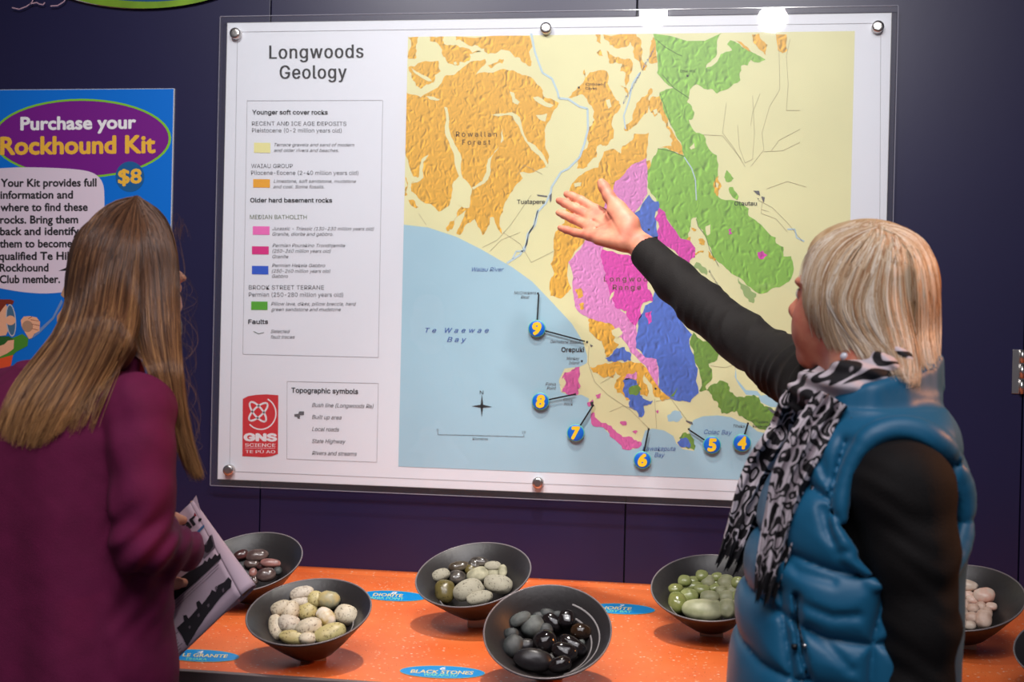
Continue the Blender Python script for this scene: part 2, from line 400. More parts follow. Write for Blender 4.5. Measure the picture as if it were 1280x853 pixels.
reg(O, M_or, [(155, 42), (232, 42), (235, 85), (300, 90), (345, 105), (435, 125), (370, 140), (370, 175), (320, 180), (310, 200), (290, 200), (250, 180), (225, 140), (215, 100), (160, 70)], 3, A_)
reg(O, M_or, [(300, 42), (690, 42), (695, 160), (700, 200), (680, 200), (640, 160), (600, 140), (520, 130), (470, 140), (450, 110), (400, 90), (340, 75), (300, 65)], 3, A_)
reg(O, M_or, [(45, 210), (80, 205), (160, 180), (205, 175), (218, 230), (180, 290), (140, 300), (110, 325), (70, 280)], 3, A_)
reg(O, M_or, [(465, 200), (530, 165), (553, 165), (548, 190), (490, 215)], 3, A_)
reg(O, M_or, [(22, 300), (35, 310), (30, 360), (40, 400), (24, 405)], 3, B_)
reg(O, M_or, [(45, 425), (70, 425), (100, 465), (88, 472)], 3, B_)
for pts in ([(275, 30), (300, 30), (305, 85), (280, 70)], [(280, 130), (300, 115), (315, 150)],
            [(315, 30), (490, 30), (520, 80), (520, 150), (550, 200), (545, 230), (520, 225), (495, 170), (480, 110), (460, 75), (450, 95), (400, 110), (350, 90), (320, 55)],
            [(335, 120), (370, 150), (420, 165), (465, 170), (455, 250), (450, 370), (430, 330), (400, 300), (440, 320), (435, 240), (405, 230), (415, 190), (350, 190), (340, 150)],
            [(215, 220), (218, 268), (260, 235), (320, 225), (345, 270), (370, 360), (400, 390), (405, 430), (370, 470), (365, 530), (370, 590), (330, 630), (300, 620), (280, 690), (240, 720), (210, 750), (175, 750), (180, 710), (230, 640), (235, 530), (270, 490), (260, 430), (230, 380), (190, 355), (130, 370), (150, 345), (190, 310)],
            [(435, 550), (430, 520), (480, 440), (520, 370), (570, 320), (575, 350), (560, 410), (520, 480), (460, 540)],
            [(570, 370), (620, 360), (650, 440), (680, 540), (740, 640), (745, 680), (700, 660), (610, 640), (680, 630), (670, 580), (650, 510), (630, 490), (610, 450), (590, 475), (570, 450)],
            [(560, 185), (570, 90), (580, 50), (610, 75), (605, 185)], [(535, 705), (565, 705), (570, 760), (545, 770)]):
    reg(O, M_or, pts, 3, C_)
reg(O, M_or, [(150, 40), (200, -5), (290, -45), (320, -130), (370, -145), (410, -120), (420, -160), (470, -190), (480, -225), (560, -230), (555, -170), (545, -90), (480, -20), (380, 60), (370, 140), (300, 200), (210, 360), (130, 460), (145, 600), (130, 620), (90, 655), (35, 640), (30, 570), (55, 520), (35, 470), (50, 380), (60, 300), (110, 250), (120, 150)], 3, F_, 0.12)
for pts in ([(235, 0), (310, 0), (330, 50), (360, 50), (370, 110), (400, 130), (370, 160), (350, 190), (330, 200), (320, 150), (270, 60)],
            [(245, 250), (300, 240), (360, 230), (440, 225), (520, 230), (560, 260), (600, 330), (620, 380), (680, 400), (670, 420), (630, 435), (590, 410), (560, 330), (535, 290), (555, 370), (550, 410), (500, 400), (440, 430), (390, 390), (385, 330), (410, 300), (380, 270), (370, 310), (320, 310), (260, 280)]):
    reg(O, M_or, pts, 4, G_)
for pts in ([(165, 505), (185, 495), (190, 570), (170, 560)], [(225, 510), (250, 505), (260, 540), (230, 530)], [(200, 585), (255, 570), (250, 580), (205, 595)],
            [(275, 570), (320, 615), (310, 625), (280, 590)], [(305, 225), (335, 170), (350, 225), (330, 280), (310, 250)], [(188, 445), (215, 455), (212, 465), (190, 455)]):
    reg('orange_patch', M_or, pts, 6, E_)
for pts in ([(597, 35), (635, 30), (645, 60), (680, 90), (670, 145), (645, 120), (605, 80)], [(725, 35), (780, 35), (785, 120), (760, 135), (735, 120)], [(510, 68), (540, 75), (580, 110), (592, 127), (550, 105)]):
    reg('orange_patch', M_or, pts, 6, D_, 0.1)
gm = [(70, 27), (435, 27), (410, 80), (410, 140), (360, 190), (350, 215), (400, 190), (430, 140), (490, 120), (465, 90), (480, 65), (530, 85), (590, 125), (640, 150), (670, 170), (630, 185), (590, 170), (575, 200), (540, 200), (530, 250), (535, 280), (470, 325), (410, 350), (380, 325), (340, 325), (300, 300), (265, 330), (260, 375), (250, 395), (290, 450), (275, 490), (260, 490), (300, 560), (340, 570), (350, 610), (410, 680), (415, 780)]
ge = [(330, 165), (310, 230), (335, 285), (370, 300), (430, 305), (495, 345), (495, 385), (560, 430), (640, 500), (640, 530), (680, 550), (680, 600), (720, 600), (732, 650), (720, 720), (690, 745), (620, 770), (560, 800), (520, 780), (480, 750), (440, 710), (400, 690), (350, 640), (300, 600), (280, 540), (265, 500), (250, 460), (225, 440), (215, 390), (190, 400), (185, 440), (170, 480), (180, 570), (150, 540), (110, 480), (60, 400), (20, 350)]
gd = [(85, 908), (40, 850), (40, 760), (65, 700), (95, 643), (170, 655), (235, 680), (200, 590), (165, 520), (120, 400), (105, 345), (150, 325), (180, 320), (90, 240), (95, 180), (85, 90)]
reg('green_region', M_gr, [((x-800)*4.265, (y-35)*4.265) for x, y in cv(D_, gm)+cv(E_, ge)+cv(D_, gd)], 4, D_, 0.12)
reg('green_patch', M_gr3, [(440, 710), (490, 760), (535, 800), (520, 850), (480, 820), (450, 770)], 5, E_)
reg('green_patch', M_gr3, [(215, 630), (275, 680), (270, 700), (225, 665), (200, 665)], 5, E_)
for pts in ([(368, 160), (378, 140), (415, 185), (385, 205), (370, 195)], [(392, 230), (410, 230), (435, 300), (400, 270)]): reg('green_patch', M_gr, pts, 5, E_)
reg('dark_green_patch', M_gr2, [(200, 150), (250, 200), (330, 260), (330, 280), (280, 320), (300, 380), (270, 430), (270, 460), (230, 465), (230, 350), (200, 270), (180, 200)], 5, H_)
reg('dark_green_patch', M_gr2, [(270, 460), (300, 430), (340, 408), (385, 425), (390, 465), (420, 490), (470, 500), (520, 485), (550, 500), (560, 530), (600, 550), (640, 580), (650, 620), (620, 690), (560, 670), (520, 640), (470, 610), (430, 570), (400, 575), (350, 585), (330, 550), (300, 500)], 5, H_)
reg('pink_region', M_pk, [(545, -95), (552, 0), (552, 95), (480, 200), (400, 300), (310, 390), (320, 480), (370, 650), (390, 700), (440, 740), (490, 800), (500, 850), (490, 920), (540, 970), (600, 978), (612, 1050), (612, 1128), (540, 1010), (460, 940), (410, 860), (380, 850), (360, 790), (310, 780), (240, 760), (180, 720), (160, 660), (150, 570), (130, 460), (210, 360), (300, 200), (370, 75), (380, 30), (420, 0), (470, -60)], 6, F_, 0.1)
reg('magenta_region', M_mg, [(310, 390), (310, 470), (330, 520), (345, 600), (360, 650), (390, 710), (440, 720), (460, 780), (490, 800), (520, 690), (580, 670), (570, 620), (550, 580), (500, 480), (420, 420)], 7, F_)
reg('magenta_region', M_mg, [(615, 170), (700, 290), (805, 435), (770, 480), (600, 350), (580, 330), (610, 320), (590, 230)], 7, F_)
reg('magenta_region', M_mg, [(540, 580), (570, 570), (595, 595), (570, 615), (545, 605)], 7, E_); reg('magenta_region', M_mg, [(385, 460), (400, 450), (407, 480), (390, 485)], 7, E_)
reg('blue_region', M_bl, [(560, 100), (610, 135), (615, 170), (590, 220), (610, 320), (600, 350), (480, 200)], 7, F_)
reg('blue_region', M_bl, [(540, -78), (580, -98), (590, -168), (700, -68), (790, 80), (775, 100), (800, 190), (820, 260), (825, 390), (780, 440), (740, 430), (700, 430), (640, 390), (610, 360), (610, 250), (600, 210), (540, 200), (490, 150), (500, 50), (505, -8)], 7, G_, 0.1)
reg('blue_region', M_bl, [(325, 205), (390, 150), (430, 145), (465, 180), (465, 215), (430, 225), (380, 225), (340, 220)], 7, G_)
reg('blue_region', M_bl, [(420, 325), (490, 322), (500, 350), (510, 400), (530, 420), (580, 430), (570, 450), (530, 460), (520, 520), (505, 520), (480, 480), (455, 470), (460, 430), (420, 380)], 7, G_)
reg('magenta_region', M_mg, [(540, 730), (575, 720), (575, 780), (555, 795)], 8, F_)
reg('pink_patch', M_pk, [(430, 320), (440, 290), (490, 275), (490, 320)], 7, G_)
M_pk2 = mat_relief('map_rose', srgb(218, 96, 168), 0.3, 28)
for pts in ([(85, 340), (100, 300), (110, 280), (150, 265), (190, 250), (190, 300), (195, 350), (185, 395), (130, 400), (95, 385), (110, 350)], [(275, 400), (305, 395), (300, 415), (280, 420)], [(230, 440), (260, 425), (265, 450), (240, 465)],
            [(250, 500), (270, 495), (330, 550), (380, 590), (420, 625), (480, 640), (520, 655), (500, 685), (450, 695), (400, 660), (350, 620), (330, 585), (260, 565)],
            [(405, 545), (435, 540), (440, 560), (420, 565)], [(470, 595), (500, 595), (490, 610)], [(590, 485), (608, 480), (605, 500)]):
    reg('rose_patch', M_pk2, pts, 7, G_)
reg('dark_green_patch', M_gr2, [(450, 380), (500, 345), (520, 370), (500, 400), (460, 400)], 8, G_)
reg('dark_green_patch', M_gr2, [(670, 410), (715, 360), (690, 408)], 8, G_, 0.05)
reg('dark_green_patch', M_gr2, [(720, 630), (750, 600), (780, 610), (800, 650), (800, 695), (770, 690), (740, 670)], 5, G_)
reg('blue_region', M_bl, [(710, 655), (730, 630), (770, 640), (775, 685), (740, 680)], 7, G_)
reg('map_sea', M_sea, [(655, 515), (690, 485), (730, 490), (740, 520), (700, 545), (660, 540)], 3, G_)
# orange islets within the pink
for pts in ([(165, 605), (200, 600), (210, 640), (180, 655)], [(185, 685), (215, 680), (215, 710), (195, 712)], [(235, 765), (300, 775), (360, 790), (380, 850), (350, 900), (300, 880), (240, 800)]): reg('orange_patch', M_or, pts, 7, F_)
# cream valleys and clearings
CR = 'valley'
for pts, cr_ in (([(236, 420), (252, 425), (268, 560), (305, 640), (330, 700), (335, 800), (385, 862), (375, 905), (370, 960), (340, 960), (300, 940), (280, 870), (285, 820), (315, 790), (290, 690), (262, 610), (240, 560)], A_),
                 ([(480, 465), (520, 458), (600, 450), (640, 478), (660, 560), (680, 605), (720, 625), (760, 670), (792, 740), (780, 745), (740, 680), (700, 650), (665, 600), (640, 540), (600, 470), (520, 472)], A_),
                 ([(550, 530), (552, 600), (538, 615), (540, 560)], A_),
                 ([(490, 690), (485, 760), (470, 810), (430, 840), (390, 862), (385, 850), (440, 815), (460, 770), (470, 700), (530, 630)], A_),
                 ([(155, 675), (125, 715), (120, 760), (125, 800), (90, 825), (60, 832), (100, 795), (105, 740), (115, 700)], A_),
                 ([(140, 365), (180, 368), (215, 380), (205, 388), (160, 382)], A_), ([(585, 340), (610, 348), (615, 375), (640, 395), (628, 410), (600, 395)], A_),
                 ([(708, 370), (735, 365), (760, 378), (820, 412), (800, 425), (740, 402)], A_), ([(725, 465), (785, 455), (775, 500), (735, 480)], A_),
                 ([(60, 212), (100, 238), (160, 270), (172, 285), (150, 285), (110, 262), (75, 238)], A_), ([(285, 185), (300, 180), (305, 195), (290, 198)], A_),
                 ([(330, 385), (350, 380), (360, 420), (345, 432)], C_), ([(580, 440), (600, 430), (605, 455), (590, 465)], C_), ([(160, 40), (200, 35), (195, 55), (165, 60)], F_), ([(320, 205), (335, 215), (330, 235), (318, 228)], E_),
                 ([(775, 640), (800, 610), (805, 640), (785, 650)], C_), ([(265, 440), (290, 430), (288, 480), (272, 490)], E_), ([(360, 55), (400, 40), (420, 70), (390, 100), (365, 80)], G_), ([(360, 625), (375, 615), (370, 640), (350, 665)], F_)):
    reg(CR, M_cream, pts, 8, cr_, 0.08)
reg(CR, M_cream, [(80, 330), (105, 305), (112, 350), (100, 385), (88, 375)], 8, G_)
# rivers, roads, faults
PR.line('river_line', M_riv, cv(A_, [(700, 30), (720, 130), (745, 200), (760, 240), (810, 270), (840, 340)]) + cv(C_, [(80, 375), (130, 380), (190, 420), (232, 430), (235, 540), (215, 620), (190, 690), (130, 750), (90, 770), (40, 850)]) + cv(B_, [(805, 385), (780, 440), (735, 490), (720, 560), (680, 610), (675, 660), (640, 720), (600, 745), (570, 765)]), 0.0042, 9)
PR.line('river_line', M_riv, cv(B_, [(735, 480), (710, 570), (690, 600), (665, 700), (620, 700), (600, 740)]), 0.003, 9)
PR.line('river_line', M_riv, cv(C_, [(510, 240), (470, 300), (455, 380), (425, 470), (435, 540)]), 0.003, 9)
PR.line('river_line', M_riv, cv(E_, [(700, 455), (740, 455), (750, 500), (790, 520)]), 0.003, 9)
PR.line('river_line', M_riv, cv(E_, [(150, 70), (190, 130), (210, 190), (215, 300)]), 0.0022, 9)
rnd = random.Random(5)
roads = [cv(D_, q) for q in ([(740, 60), (745, 330), (690, 420), (650, 560), (660, 650), (590, 740)], [(853, 440), (780, 440), (790, 300), (780, 150), (800, 60)], [(460, 400), (440, 560), (500, 640), (560, 740)],
         [(520, 520), (530, 640), (560, 720), (600, 700), (610, 560), (600, 360)], [(640, 350), (600, 450), (590, 520)], [(660, 660), (760, 655), (853, 610)], [(340, 570), (440, 575), (540, 700)], [(853, 540), (740, 600), (700, 655)])]
roads += [cv(E_, q) for q in ([(545, 300), (620, 340), (700, 420), (780, 520)], [(570, 280), (560, 370), (640, 400), (700, 470)], [(590, 240), (700, 200), (800, 230)], [(560, 350), (600, 360)])]
roads += [cv(B_, q) for q in ([(440, 680), (520, 640), (590, 560), (700, 400)], [(550, 600), (640, 660), (700, 760), (820, 700)], [(620, 300), (660, 240), (760, 290)], [(100, 500), (140, 560)], [(480, 700), (540, 640), (640, 600)])]
roads += [cv(H_, q) for q in ([(290, 330), (370, 340), (430, 320), (420, 350)], [(60, 480), (120, 560), (180, 640)], [(0, 520), (100, 500)], [(640, 450), (560, 420), (430, 330)])]
roads += [cv(G_, q) for q in ([(240, 140), (235, 230), (270, 330), (340, 400), (460, 480), (560, 580)], [(350, 490), (420, 460), (480, 470)], [(590, 420), (600, 580)], [(380, 290), (300, 340)])]
for r_ in roads: PR.line('road_line', M_road, r_, 0.0007, 9)
for q in ([(85, 60), (130, 100), (200, 140), (225, 150)], [(120, 250), (180, 320), (262, 375)], [(95, 643), (170, 658), (235, 685)], [(105, 345), (150, 470), (165, 520)]): PR.line('fault_line', M_fault, cv(D_, q), 0.0009, 9)
for q in ([(215, 400), (225, 440), (265, 490), (285, 560), (335, 655)], [(310, 165), (320, 230)]): PR.line('fault_line', M_fault, cv(E_, q), 0.0009, 9)
# towns
for pts, cr_ in (([(518, 250), (550, 250), (555, 275), (540, 270)], E_), ([(560, 280), (580, 285), (575, 315), (565, 295)], E_), ([(540, 290), (548, 290), (546, 300)], E_), ([(796, 405), (810, 390), (808, 430), (800, 440)], B_), ([(730, 398), (785, 405), (785, 412), (735, 406)], B_),
                 ([(755, 535), (790, 545), (795, 560), (760, 545)], G_), ([(245, 130), (262, 138), (250, 146)], G_), ([(595, 550), (640, 575), (650, 600), (610, 575)], H_)):
    PR.poly('town_mark', M_grey, pts, 10, cr_)
for px_, py_ in cv(C_, [(186, 318), (765, 256)])+cv(G_, [(202, 220), (166, 397), (230, 118), (595, 367), (558, 583), (772, 583)])+cv(H_, [(490, 638), (607, 655)])+cv(F_, [(559, 287)])+[(672.5, 367)]:
    PR.poly('site_dot', M_black, [(px_-1.2, py_-1.2), (px_+1.2, py_-1.2), (px_+1.2, py_+1.2), (px_-1.2, py_+1.2)], 10)
PR.poly('site_dot', M_black, [(737.5, 503), (742, 502), (741.5, 506), (743.5, 508), (739, 508)], 10)

PR.clip = None
# margins line and legend boxes
def rect(name, mt, x0, y0, x1, y1, x2, y2, x3, y3, w_=0.0008, layer=3): PR.line(name, mt, [(x0, y0), (x1, y1), (x2, y2), (x3, y3), (x0, y0)], w_, layer)
rect('frame_line', M_lgrey, 297, 40, 1101, 29, 1098, 622, 287, 589.5)
rect('frame_line', M_lgrey, 309, 126, 478.5, 125.5, 473, 447, 303.5, 443)
rect('frame_line', M_lgrey, 359, 477, 473, 479.5, 471, 578, 358.5, 574)
def sw(col, x0, y0, x1, y1):
    PR.poly('legend_swatch/'+str(y0), mat('swatch', col, 0.5), [(x0, y0), (x1, y0+0.2), (x1, y1+0.2), (x0, y1)], 3)
sw(srgb(236, 232, 160), 317.5, 178.5, 338, 191); sw(srgb(238, 168, 24), 316.5, 224, 337.5, 234.5); sw(srgb(242, 108, 190), 316, 283, 337, 293.5)
sw(srgb(220, 10, 130), 315, 308, 336, 318); sw(srgb(20, 84, 206), 315, 332.5, 335.5, 343); sw(srgb(78, 170, 20), 314, 377, 334.5, 387.5)
T = 'legend_lettering'
text(PR, 'title_lettering', M_black, 'Longwoods', 337, 73.5, 117, 16.5, 3, -0.012, 0.016, space=1.08)
text(PR, 'title_lettering', M_black, 'Geology', 350, 98.5, 83, 16.5, 3, -0.006, 0.016, space=1.08)
def tl(s, x, y, w_, h, mt=M_grey, bold=0.0, sh=0.0, sl=0.002): text(PR, T+('/'+mt.name), mt, s, x, y, w_, h, 3, sl, bold, sh)
tl('Younger soft cover rocks', 315.5, 143, 94, 5.3, M_black, 0.02)
tl('RECENT AND ICE AGE DEPOSITS', 315, 157, 118, 5); tl('Pleistocene (0-2 million years old)', 315, 165.5, 112, 5)
tl('Terrace gravels and sand of modern', 343, 183, 100, 4, M_grey, 0, .3); tl('and older rivers and beaches.', 342.5, 190, 81, 4, M_grey, 0, .3)
tl('WAIAU GROUP', 314, 210, 52, 5); tl('Pliocene-Eocene (2-40 million years old)', 314, 218.5, 134, 5)
tl('Limestone, soft sandstone, mudstone', 342, 228.5, 103, 4, M_grey, 0, .3); tl('and coal. Some fossils.', 341.5, 235.5, 64, 4, M_grey, 0, .3)
tl('Older hard basement rocks', 313, 253, 102, 5.3, M_black, 0.02)
tl('MEDIAN BATHOLITH', 312.5, 274, 71, 5.2, mat('ink_olive', srgb(96, 110, 70), 0.5))
tl('Jurassic - Triassic (130-230 million years old)', 340.5, 288, 127, 4.2, M_grey, 0, .3); tl('Granite, diorite and gabbro.', 340.5, 294.8, 76, 4.2, M_grey, 0, .3)
tl('Permian Pourakino Trondhjemite', 340.5, 309, 91, 4.2, M_grey, 0, .3); tl('(250-260 million years old)', 340.5, 316, 73, 4.2, M_grey, 0, .3); tl('Granite', 340.5, 323, 20, 4.2, M_grey, 0, .3)
tl('Permian Hekeia Gabbro', 340, 334, 66.5, 4.2, M_grey, 0, .3); tl('(250-260 million years old)', 340, 341, 73, 4.2, M_grey, 0, .3); tl('Gabbro', 340, 347.5, 20, 4.2, M_grey, 0, .3)
tl('BROOK STREET TERRANE', 311, 362, 94, 5.2); tl('Permian (250-280 million years old)', 311, 371, 118, 5.2)
tl('Pillow lava, dikes, pillow breccia, hard', 339, 382, 106, 4.2, M_grey, 0, .3); tl('green sandstone and mudstone', 339, 389, 87, 4.2, M_grey, 0, .3)
tl('Faults', 310.5, 405, 24.5, 5.3, M_black, 0.02)
tl('Selected', 338.5, 416.5, 24, 4.2, M_grey, 0, .3); tl('fault traces', 338.5, 423.5, 30, 4.2, M_grey, 0, .3)
PR.line('fault_line', M_lgrey, [(317, 414.5), (323, 417.5), (330, 416)], 0.0012, 3)
tl('Topographic symbols', 364.5, 491, 83, 6, M_black, 0.02, sl=0.02)
for s, y, w_ in (('Bush line (Longwoods Ra)', 509, 77), ('Built up area', 524, 37), ('Local roads', 539, 34), ('State Highway', 554, 42), ('Rivers and streams', 569, 56)): tl(s, 390, y, w_, 5, M_grey, 0.005, .3, 0.02)
PR.poly('town_mark', M_grey, [(374, 514.5), (380, 514.5), (380, 519), (375, 519.5), (375, 524), (372, 523.5), (371.5, 521.5), (368, 521), (368, 518), (373, 517.5)], 3)
# red logo panel
M_red = mat('logo_red', srgb(206, 24, 34), 0.45)
lg = [(303.5, 499), (310, 495.5), (320, 493.8), (333, 493.2), (348, 494.3), (347.5, 567.5), (340, 570.5), (330, 571.8), (303, 570.5)]
PR.poly('logo_panel', M_red, lg, 3)
def lemn(cx, cy, a, b_, rot, w_, s0=0, s1=2*math.pi, n=40):
    pts = []
    for i in range(n+1):
        t = s0+(s1-s0)*i/n; x = a*math.cos(t); y = b_*math.sin(t)
        pts.append((cx+x*math.cos(rot)-y*math.sin(rot), cy+x*math.sin(rot)+y*math.cos(rot)))
    PR.line('logo_mark', M_white, pts, w_, 4)
lemn(322.5, 515, 15, 5.6, 0.9, 0.0042); lemn(323, 515, 15, 5.6, -0.75, 0.0042); lemn(326, 517, 19, 20, 0, 0.0028, -1.1, 2.4)
LG = 'logo_lettering'
text(PR, LG, M_white, 'GNS', 306, 551, 39, 8.5, 4, 0.01, 0.05); text(PR, LG, M_white, 'SCIENCE', 306.5, 558.5, 38, 4, 4, 0.01, 0.01)
PR.line(LG, M_white, [(306, 560.3), (344, 560.6)], 0.0008, 4); text(PR, LG, M_white, 'TE PŪ AO', 307, 566.5, 37, 3.6, 4, 0.01, 0.01)
# map lettering
M_inkblue = mat('ink_blue', srgb(66, 98, 168), 0.5); M_inkbrown = mat('ink_brown', srgb(90, 66, 20), 0.5)
ML = 'map_lettering'
text(PR, ML+'/b', M_inkbrown, 'Rowallan', 570, 171, 51, 6.3, 11, 0, 0.01, space=1.35); text(PR, ML+'/b', M_inkbrown, 'Forest', 578, 181, 35, 6.3, 11, 0, 0.01, space=1.35)
text(PR, ML+'/b', M_inkbrown, 'Longwood', 755, 352, 62, 6.3, 11, 0, 0.01, space=1.35); text(PR, ML+'/b', M_inkbrown, 'Range', 766, 362.5, 35, 6.3, 11, 0, 0.01, space=1.3)
text(PR, ML, M_black, 'Tuatapere', 646.5, 255, 34.5, 5.2, 11, 0, 0.015); text(PR, ML, M_black, 'Otautau', 918, 257, 28, 5.2, 11, 0, 0.015)
text(PR, ML, M_black, 'Orepuki', 702, 440, 28, 5.6, 11, 0, 0.02)
text(PR, ML+'/s', M_grey, 'McCrackens', 642.5, 368, 28, 3.8, 11, 0, 0, .3); text(PR, ML+'/s', M_grey, 'Rest', 651, 373.5, 11, 3.8, 11, 0, 0, .3)
text(PR, ML+'/s', M_grey, 'Gemstone Beach', 688, 429, 38, 3.8, 11, 0.02, 0, .3); text(PR, ML+'/s', M_grey, 'Monkey', 708, 450, 16.5, 3.8, 11, 0, 0, .3); text(PR, ML+'/s', M_grey, 'Island', 711, 455.5, 13.5, 3.8, 11, 0, 0, .3)
text(PR, ML+'/s', M_grey, 'Pahia', 682, 482, 13, 3.8, 11, 0.03, 0, .3); text(PR, ML+'/s', M_grey, 'Point', 683.5, 487, 11.5, 3.8, 11, 0.03, 0, .3)
text(PR, ML+'/s', M_grey, 'Cosy', 704.5, 501.5, 12, 3.8, 11, 0, 0, .3); text(PR, ML+'/s', M_grey, 'Nook', 705, 507, 11.5, 3.8, 11, 0, 0, .3)
text(PR, ML+'/s', M_grey, 'Tihaka', 916.5, 534.5, 14.5, 3.8, 11, 0.02, 0, .3)
text(PR, ML, M_black, 'Tuatara', 945, 529, 15, 3.2, 11, 0.02); text(PR, ML, M_black, 'Reserve', 941, 534.5, 18, 3.2, 11, 0.02)
text(PR, ML, M_black, 'Ohai Hill', 850, 90.5, 19, 3, 11); text(PR, ML, M_black, 'Clifden', 732, 107, 22, 3, 11); text(PR, ML, M_black, 'Caves', 732, 112, 14, 3, 11)
text(PR, ML+'/u', M_inkblue, 'Waiau River', 590, 339.5, 40, 5.2, 11, 0, 0, .3)
text(PR, ML+'/u', M_inkblue, 'Te Waewae', 532, 416, 79, 6, 11, 0, 0.01, .3, 1.5); text(PR, ML+'/u', M_inkblue, 'Bay', 559, 427.5, 24, 6, 11, 0, 0.01, .3, 1.4)
text(PR, ML+'/u', M_inkblue, 'Kawakaputa', 803, 563.5, 41.5, 5.4, 11, 0.005, 0, .3); text(PR, ML+'/u', M_inkblue, 'Bay', 818, 571.5, 13, 5.4, 11, 0.005, 0, .3)
text(PR, ML+'/u', M_inkblue, 'Colac Bay', 880, 542.5, 35, 5.4, 11, 0.03, 0, .3)
text(PR, ML+'/u', M_lgrey, 'Orauea River', 779, 131, 40, 4.6, 11, -1.75, 0, .3)
text(PR, ML+'/s', M_grey, 'Pourakino', 886, 340, 17, 4.2, 11, 1.6, 0, .3)
# compass and scale bar
text(PR, ML, M_black, 'N', 599.8, 493, 4.6, 4.4, 11)
for (x1, y1, w_) in ((602.5, 492.5, 0), (602.3, 521.5, 0), (589.5, 508, 1), (615.5, 508.8, 1)):
    if w_: PR.poly('compass_star', M_black, [(602.5, 505.8), (x1, y1), (602.5, 510)], 11)
    else: PR.poly('compass_star', M_black, [(600.6, 508), (x1, y1), (604.4, 508)], 11)
PR.line('scale_bar', M_grey, [(547.5, 540.5), (547.5, 543.5), (600, 544.7), (655, 546.2), (655, 543.5)], 0.0008, 11)
for q in range(1, 10): PR.line('scale_bar', M_grey, [(547.5+q*10.75, 542.5+q*0.28), (547.5+q*10.75, 543.7+q*0.28)], 0.0008, 11)
text(PR, ML+'/s', M_grey, '0', 546, 539.5, 2.4, 3, 11); text(PR, ML+'/s', M_grey, '10', 652.5, 542, 4.5, 3, 11); text(PR, ML+'/s', M_grey, 'Kilometres', 591, 550, 19, 3, 11, 0.02)
flush_text(); PR.build()
# standoffs
def disc(name, px, py, r, y0, y1, mt, parent, n=32, bev=0.001, world=True):
    c = atY(px, py, y1); Mx = Matrix.Translation((c.x, 0, c.z)) @ Matrix.Rotation(math.pi/2, 4, 'X')
    V, Fs = lathe([(r, -y0), (r, -y1-bev), (r-bev, -y1), (r*0.5, -y1+0.0002), (0.00005, -y1+0.0002)], n, Mx)
    return mesh_obj(name, V, Fs, mt, parent)
for px_, py_ in ((293, 41), (682, 34.5), (1098, 32.5), (284.5, 588.5), (672, 604.5), (1096, 621)):
    disc('standoff_cap', px_, py_, 0.0118, 0.0, YP-0.0155, M_steel, board, bev=0.002)
# numbered badges with pointer lines
M_badge = mat('badge_blue', srgb(14, 104, 212), 0.4); M_ring = mat('badge_ring', srgb(90, 196, 168), 0.4); M_num = mat('badge_yellow', srgb(250, 206, 40), 0.4)
M_blk = mat('pointer_black', srgb(14, 14, 18), 0.5)
YB = YP-0.0078
badges = [('9', 671, 411, [(673.5, 368), (731, 427)]), ('8', 675.5, 502, [(719, 493)]), ('7', 719.5, 541.5, [(742, 506)]), ('6', 803, 575.5, [(810.5, 538)]), ('5', 890, 556.5, [(862, 538)]), ('4', 927.5, 554, [(934.5, 531)])]
for s, bx, by, ptrs in badges:
    for q in ptrs:
        a = atY(bx, by, YB); b_ = atY(q[0], q[1], YB); d = (b_-a).normalized(); n_ = Vector((-d.z, 0, d.x))*0.0016
        V = []
        for yy in (YB, YB-0.0012):
            for p in (a-n_, b_-n_, b_+n_, a+n_): V.append((p.x, yy, p.z))
        mesh_obj('pointer_line', V, [(0, 1, 2, 3), (7, 6, 5, 4), (0, 4, 5, 1), (1, 5, 6, 2), (2, 6, 7, 3), (3, 7, 4, 0)], M_blk, board, smooth=False)
    o = disc('number_badge', bx, by, 0.0182, YB-0.0001, YB-0.0030, M_ring, board, 40, 0.0006)
    disc('badge_face', bx, by, 0.0168, YB-0.0029, YB-0.0034, M_badge, o, 40, 0.0002)
    NP = Print(YB-0.0037, o); NP.chunky = True; text(NP, 'numeral', M_num, s, bx-4.6, by+7, 9.2, 14, 1, 0, 0.06, 0.12); flush_text(); NP.build()

# ================================================================== POSTER (left)
YQ = -0.006
poster = tag(empty('kit_poster', (-0.28, YQ, 1.7)), 'bright blue poster with purple oval and white speech panel on the left wall', 'poster')
p_tr = atY(218, 110.5, YQ); p_br = atY(214, 470, YQ)
pxL = atY(-60, 110, YQ).x - 0.10; pzB = atY(100, 560, YQ).z
M_pblue = mat('poster_blue', srgb(0, 112, 214), 0.35); M_pedge = mat('poster_edge', srgb(200, 205, 212), 0.5)
box('poster_board', (pxL, YQ, pzB), (p_tr.x, -0.0003, p_tr.z), M_pedge, poster, bevel=0.0006)
QR = Print(YQ-0.0004, poster); QR.chunky = True
def qrect(x0, z0, x1, z1, mt, name, layer): QR.add(name, mt, [(x0, z0), (x1, z0), (x1, z1), (x0, z1)], [(0, 1, 2), (0, 2, 3)], layer)
qrect(pxL+0.001, pzB+0.001, p_tr.x-0.0016, p_tr.z-0.0012, M_pblue, 'blue_ground', 0)
M_pgreen = mat('poster_green', srgb(126, 196, 44), 0.4); M_purple = mat('poster_purple', srgb(116, 22, 134), 0.4); M_panel = mat('poster_panel', srgb(222, 208, 224), 0.45)
QR.ellipse('oval_border', M_pgreen, 102, 173, 112, 49.5, 1); QR.ellipse('oval', M_purple, 102, 173, 109, 47, 2)
bub = [(0-40, 213), (8, 210), (30, 209), (70, 210), (100, 212), (118, 216), (128, 226), (131, 240), (130, 290), (126, 330), (118, 352), (100, 362), (70, 367), (40, 367), (0, 361), (-40, 350)]
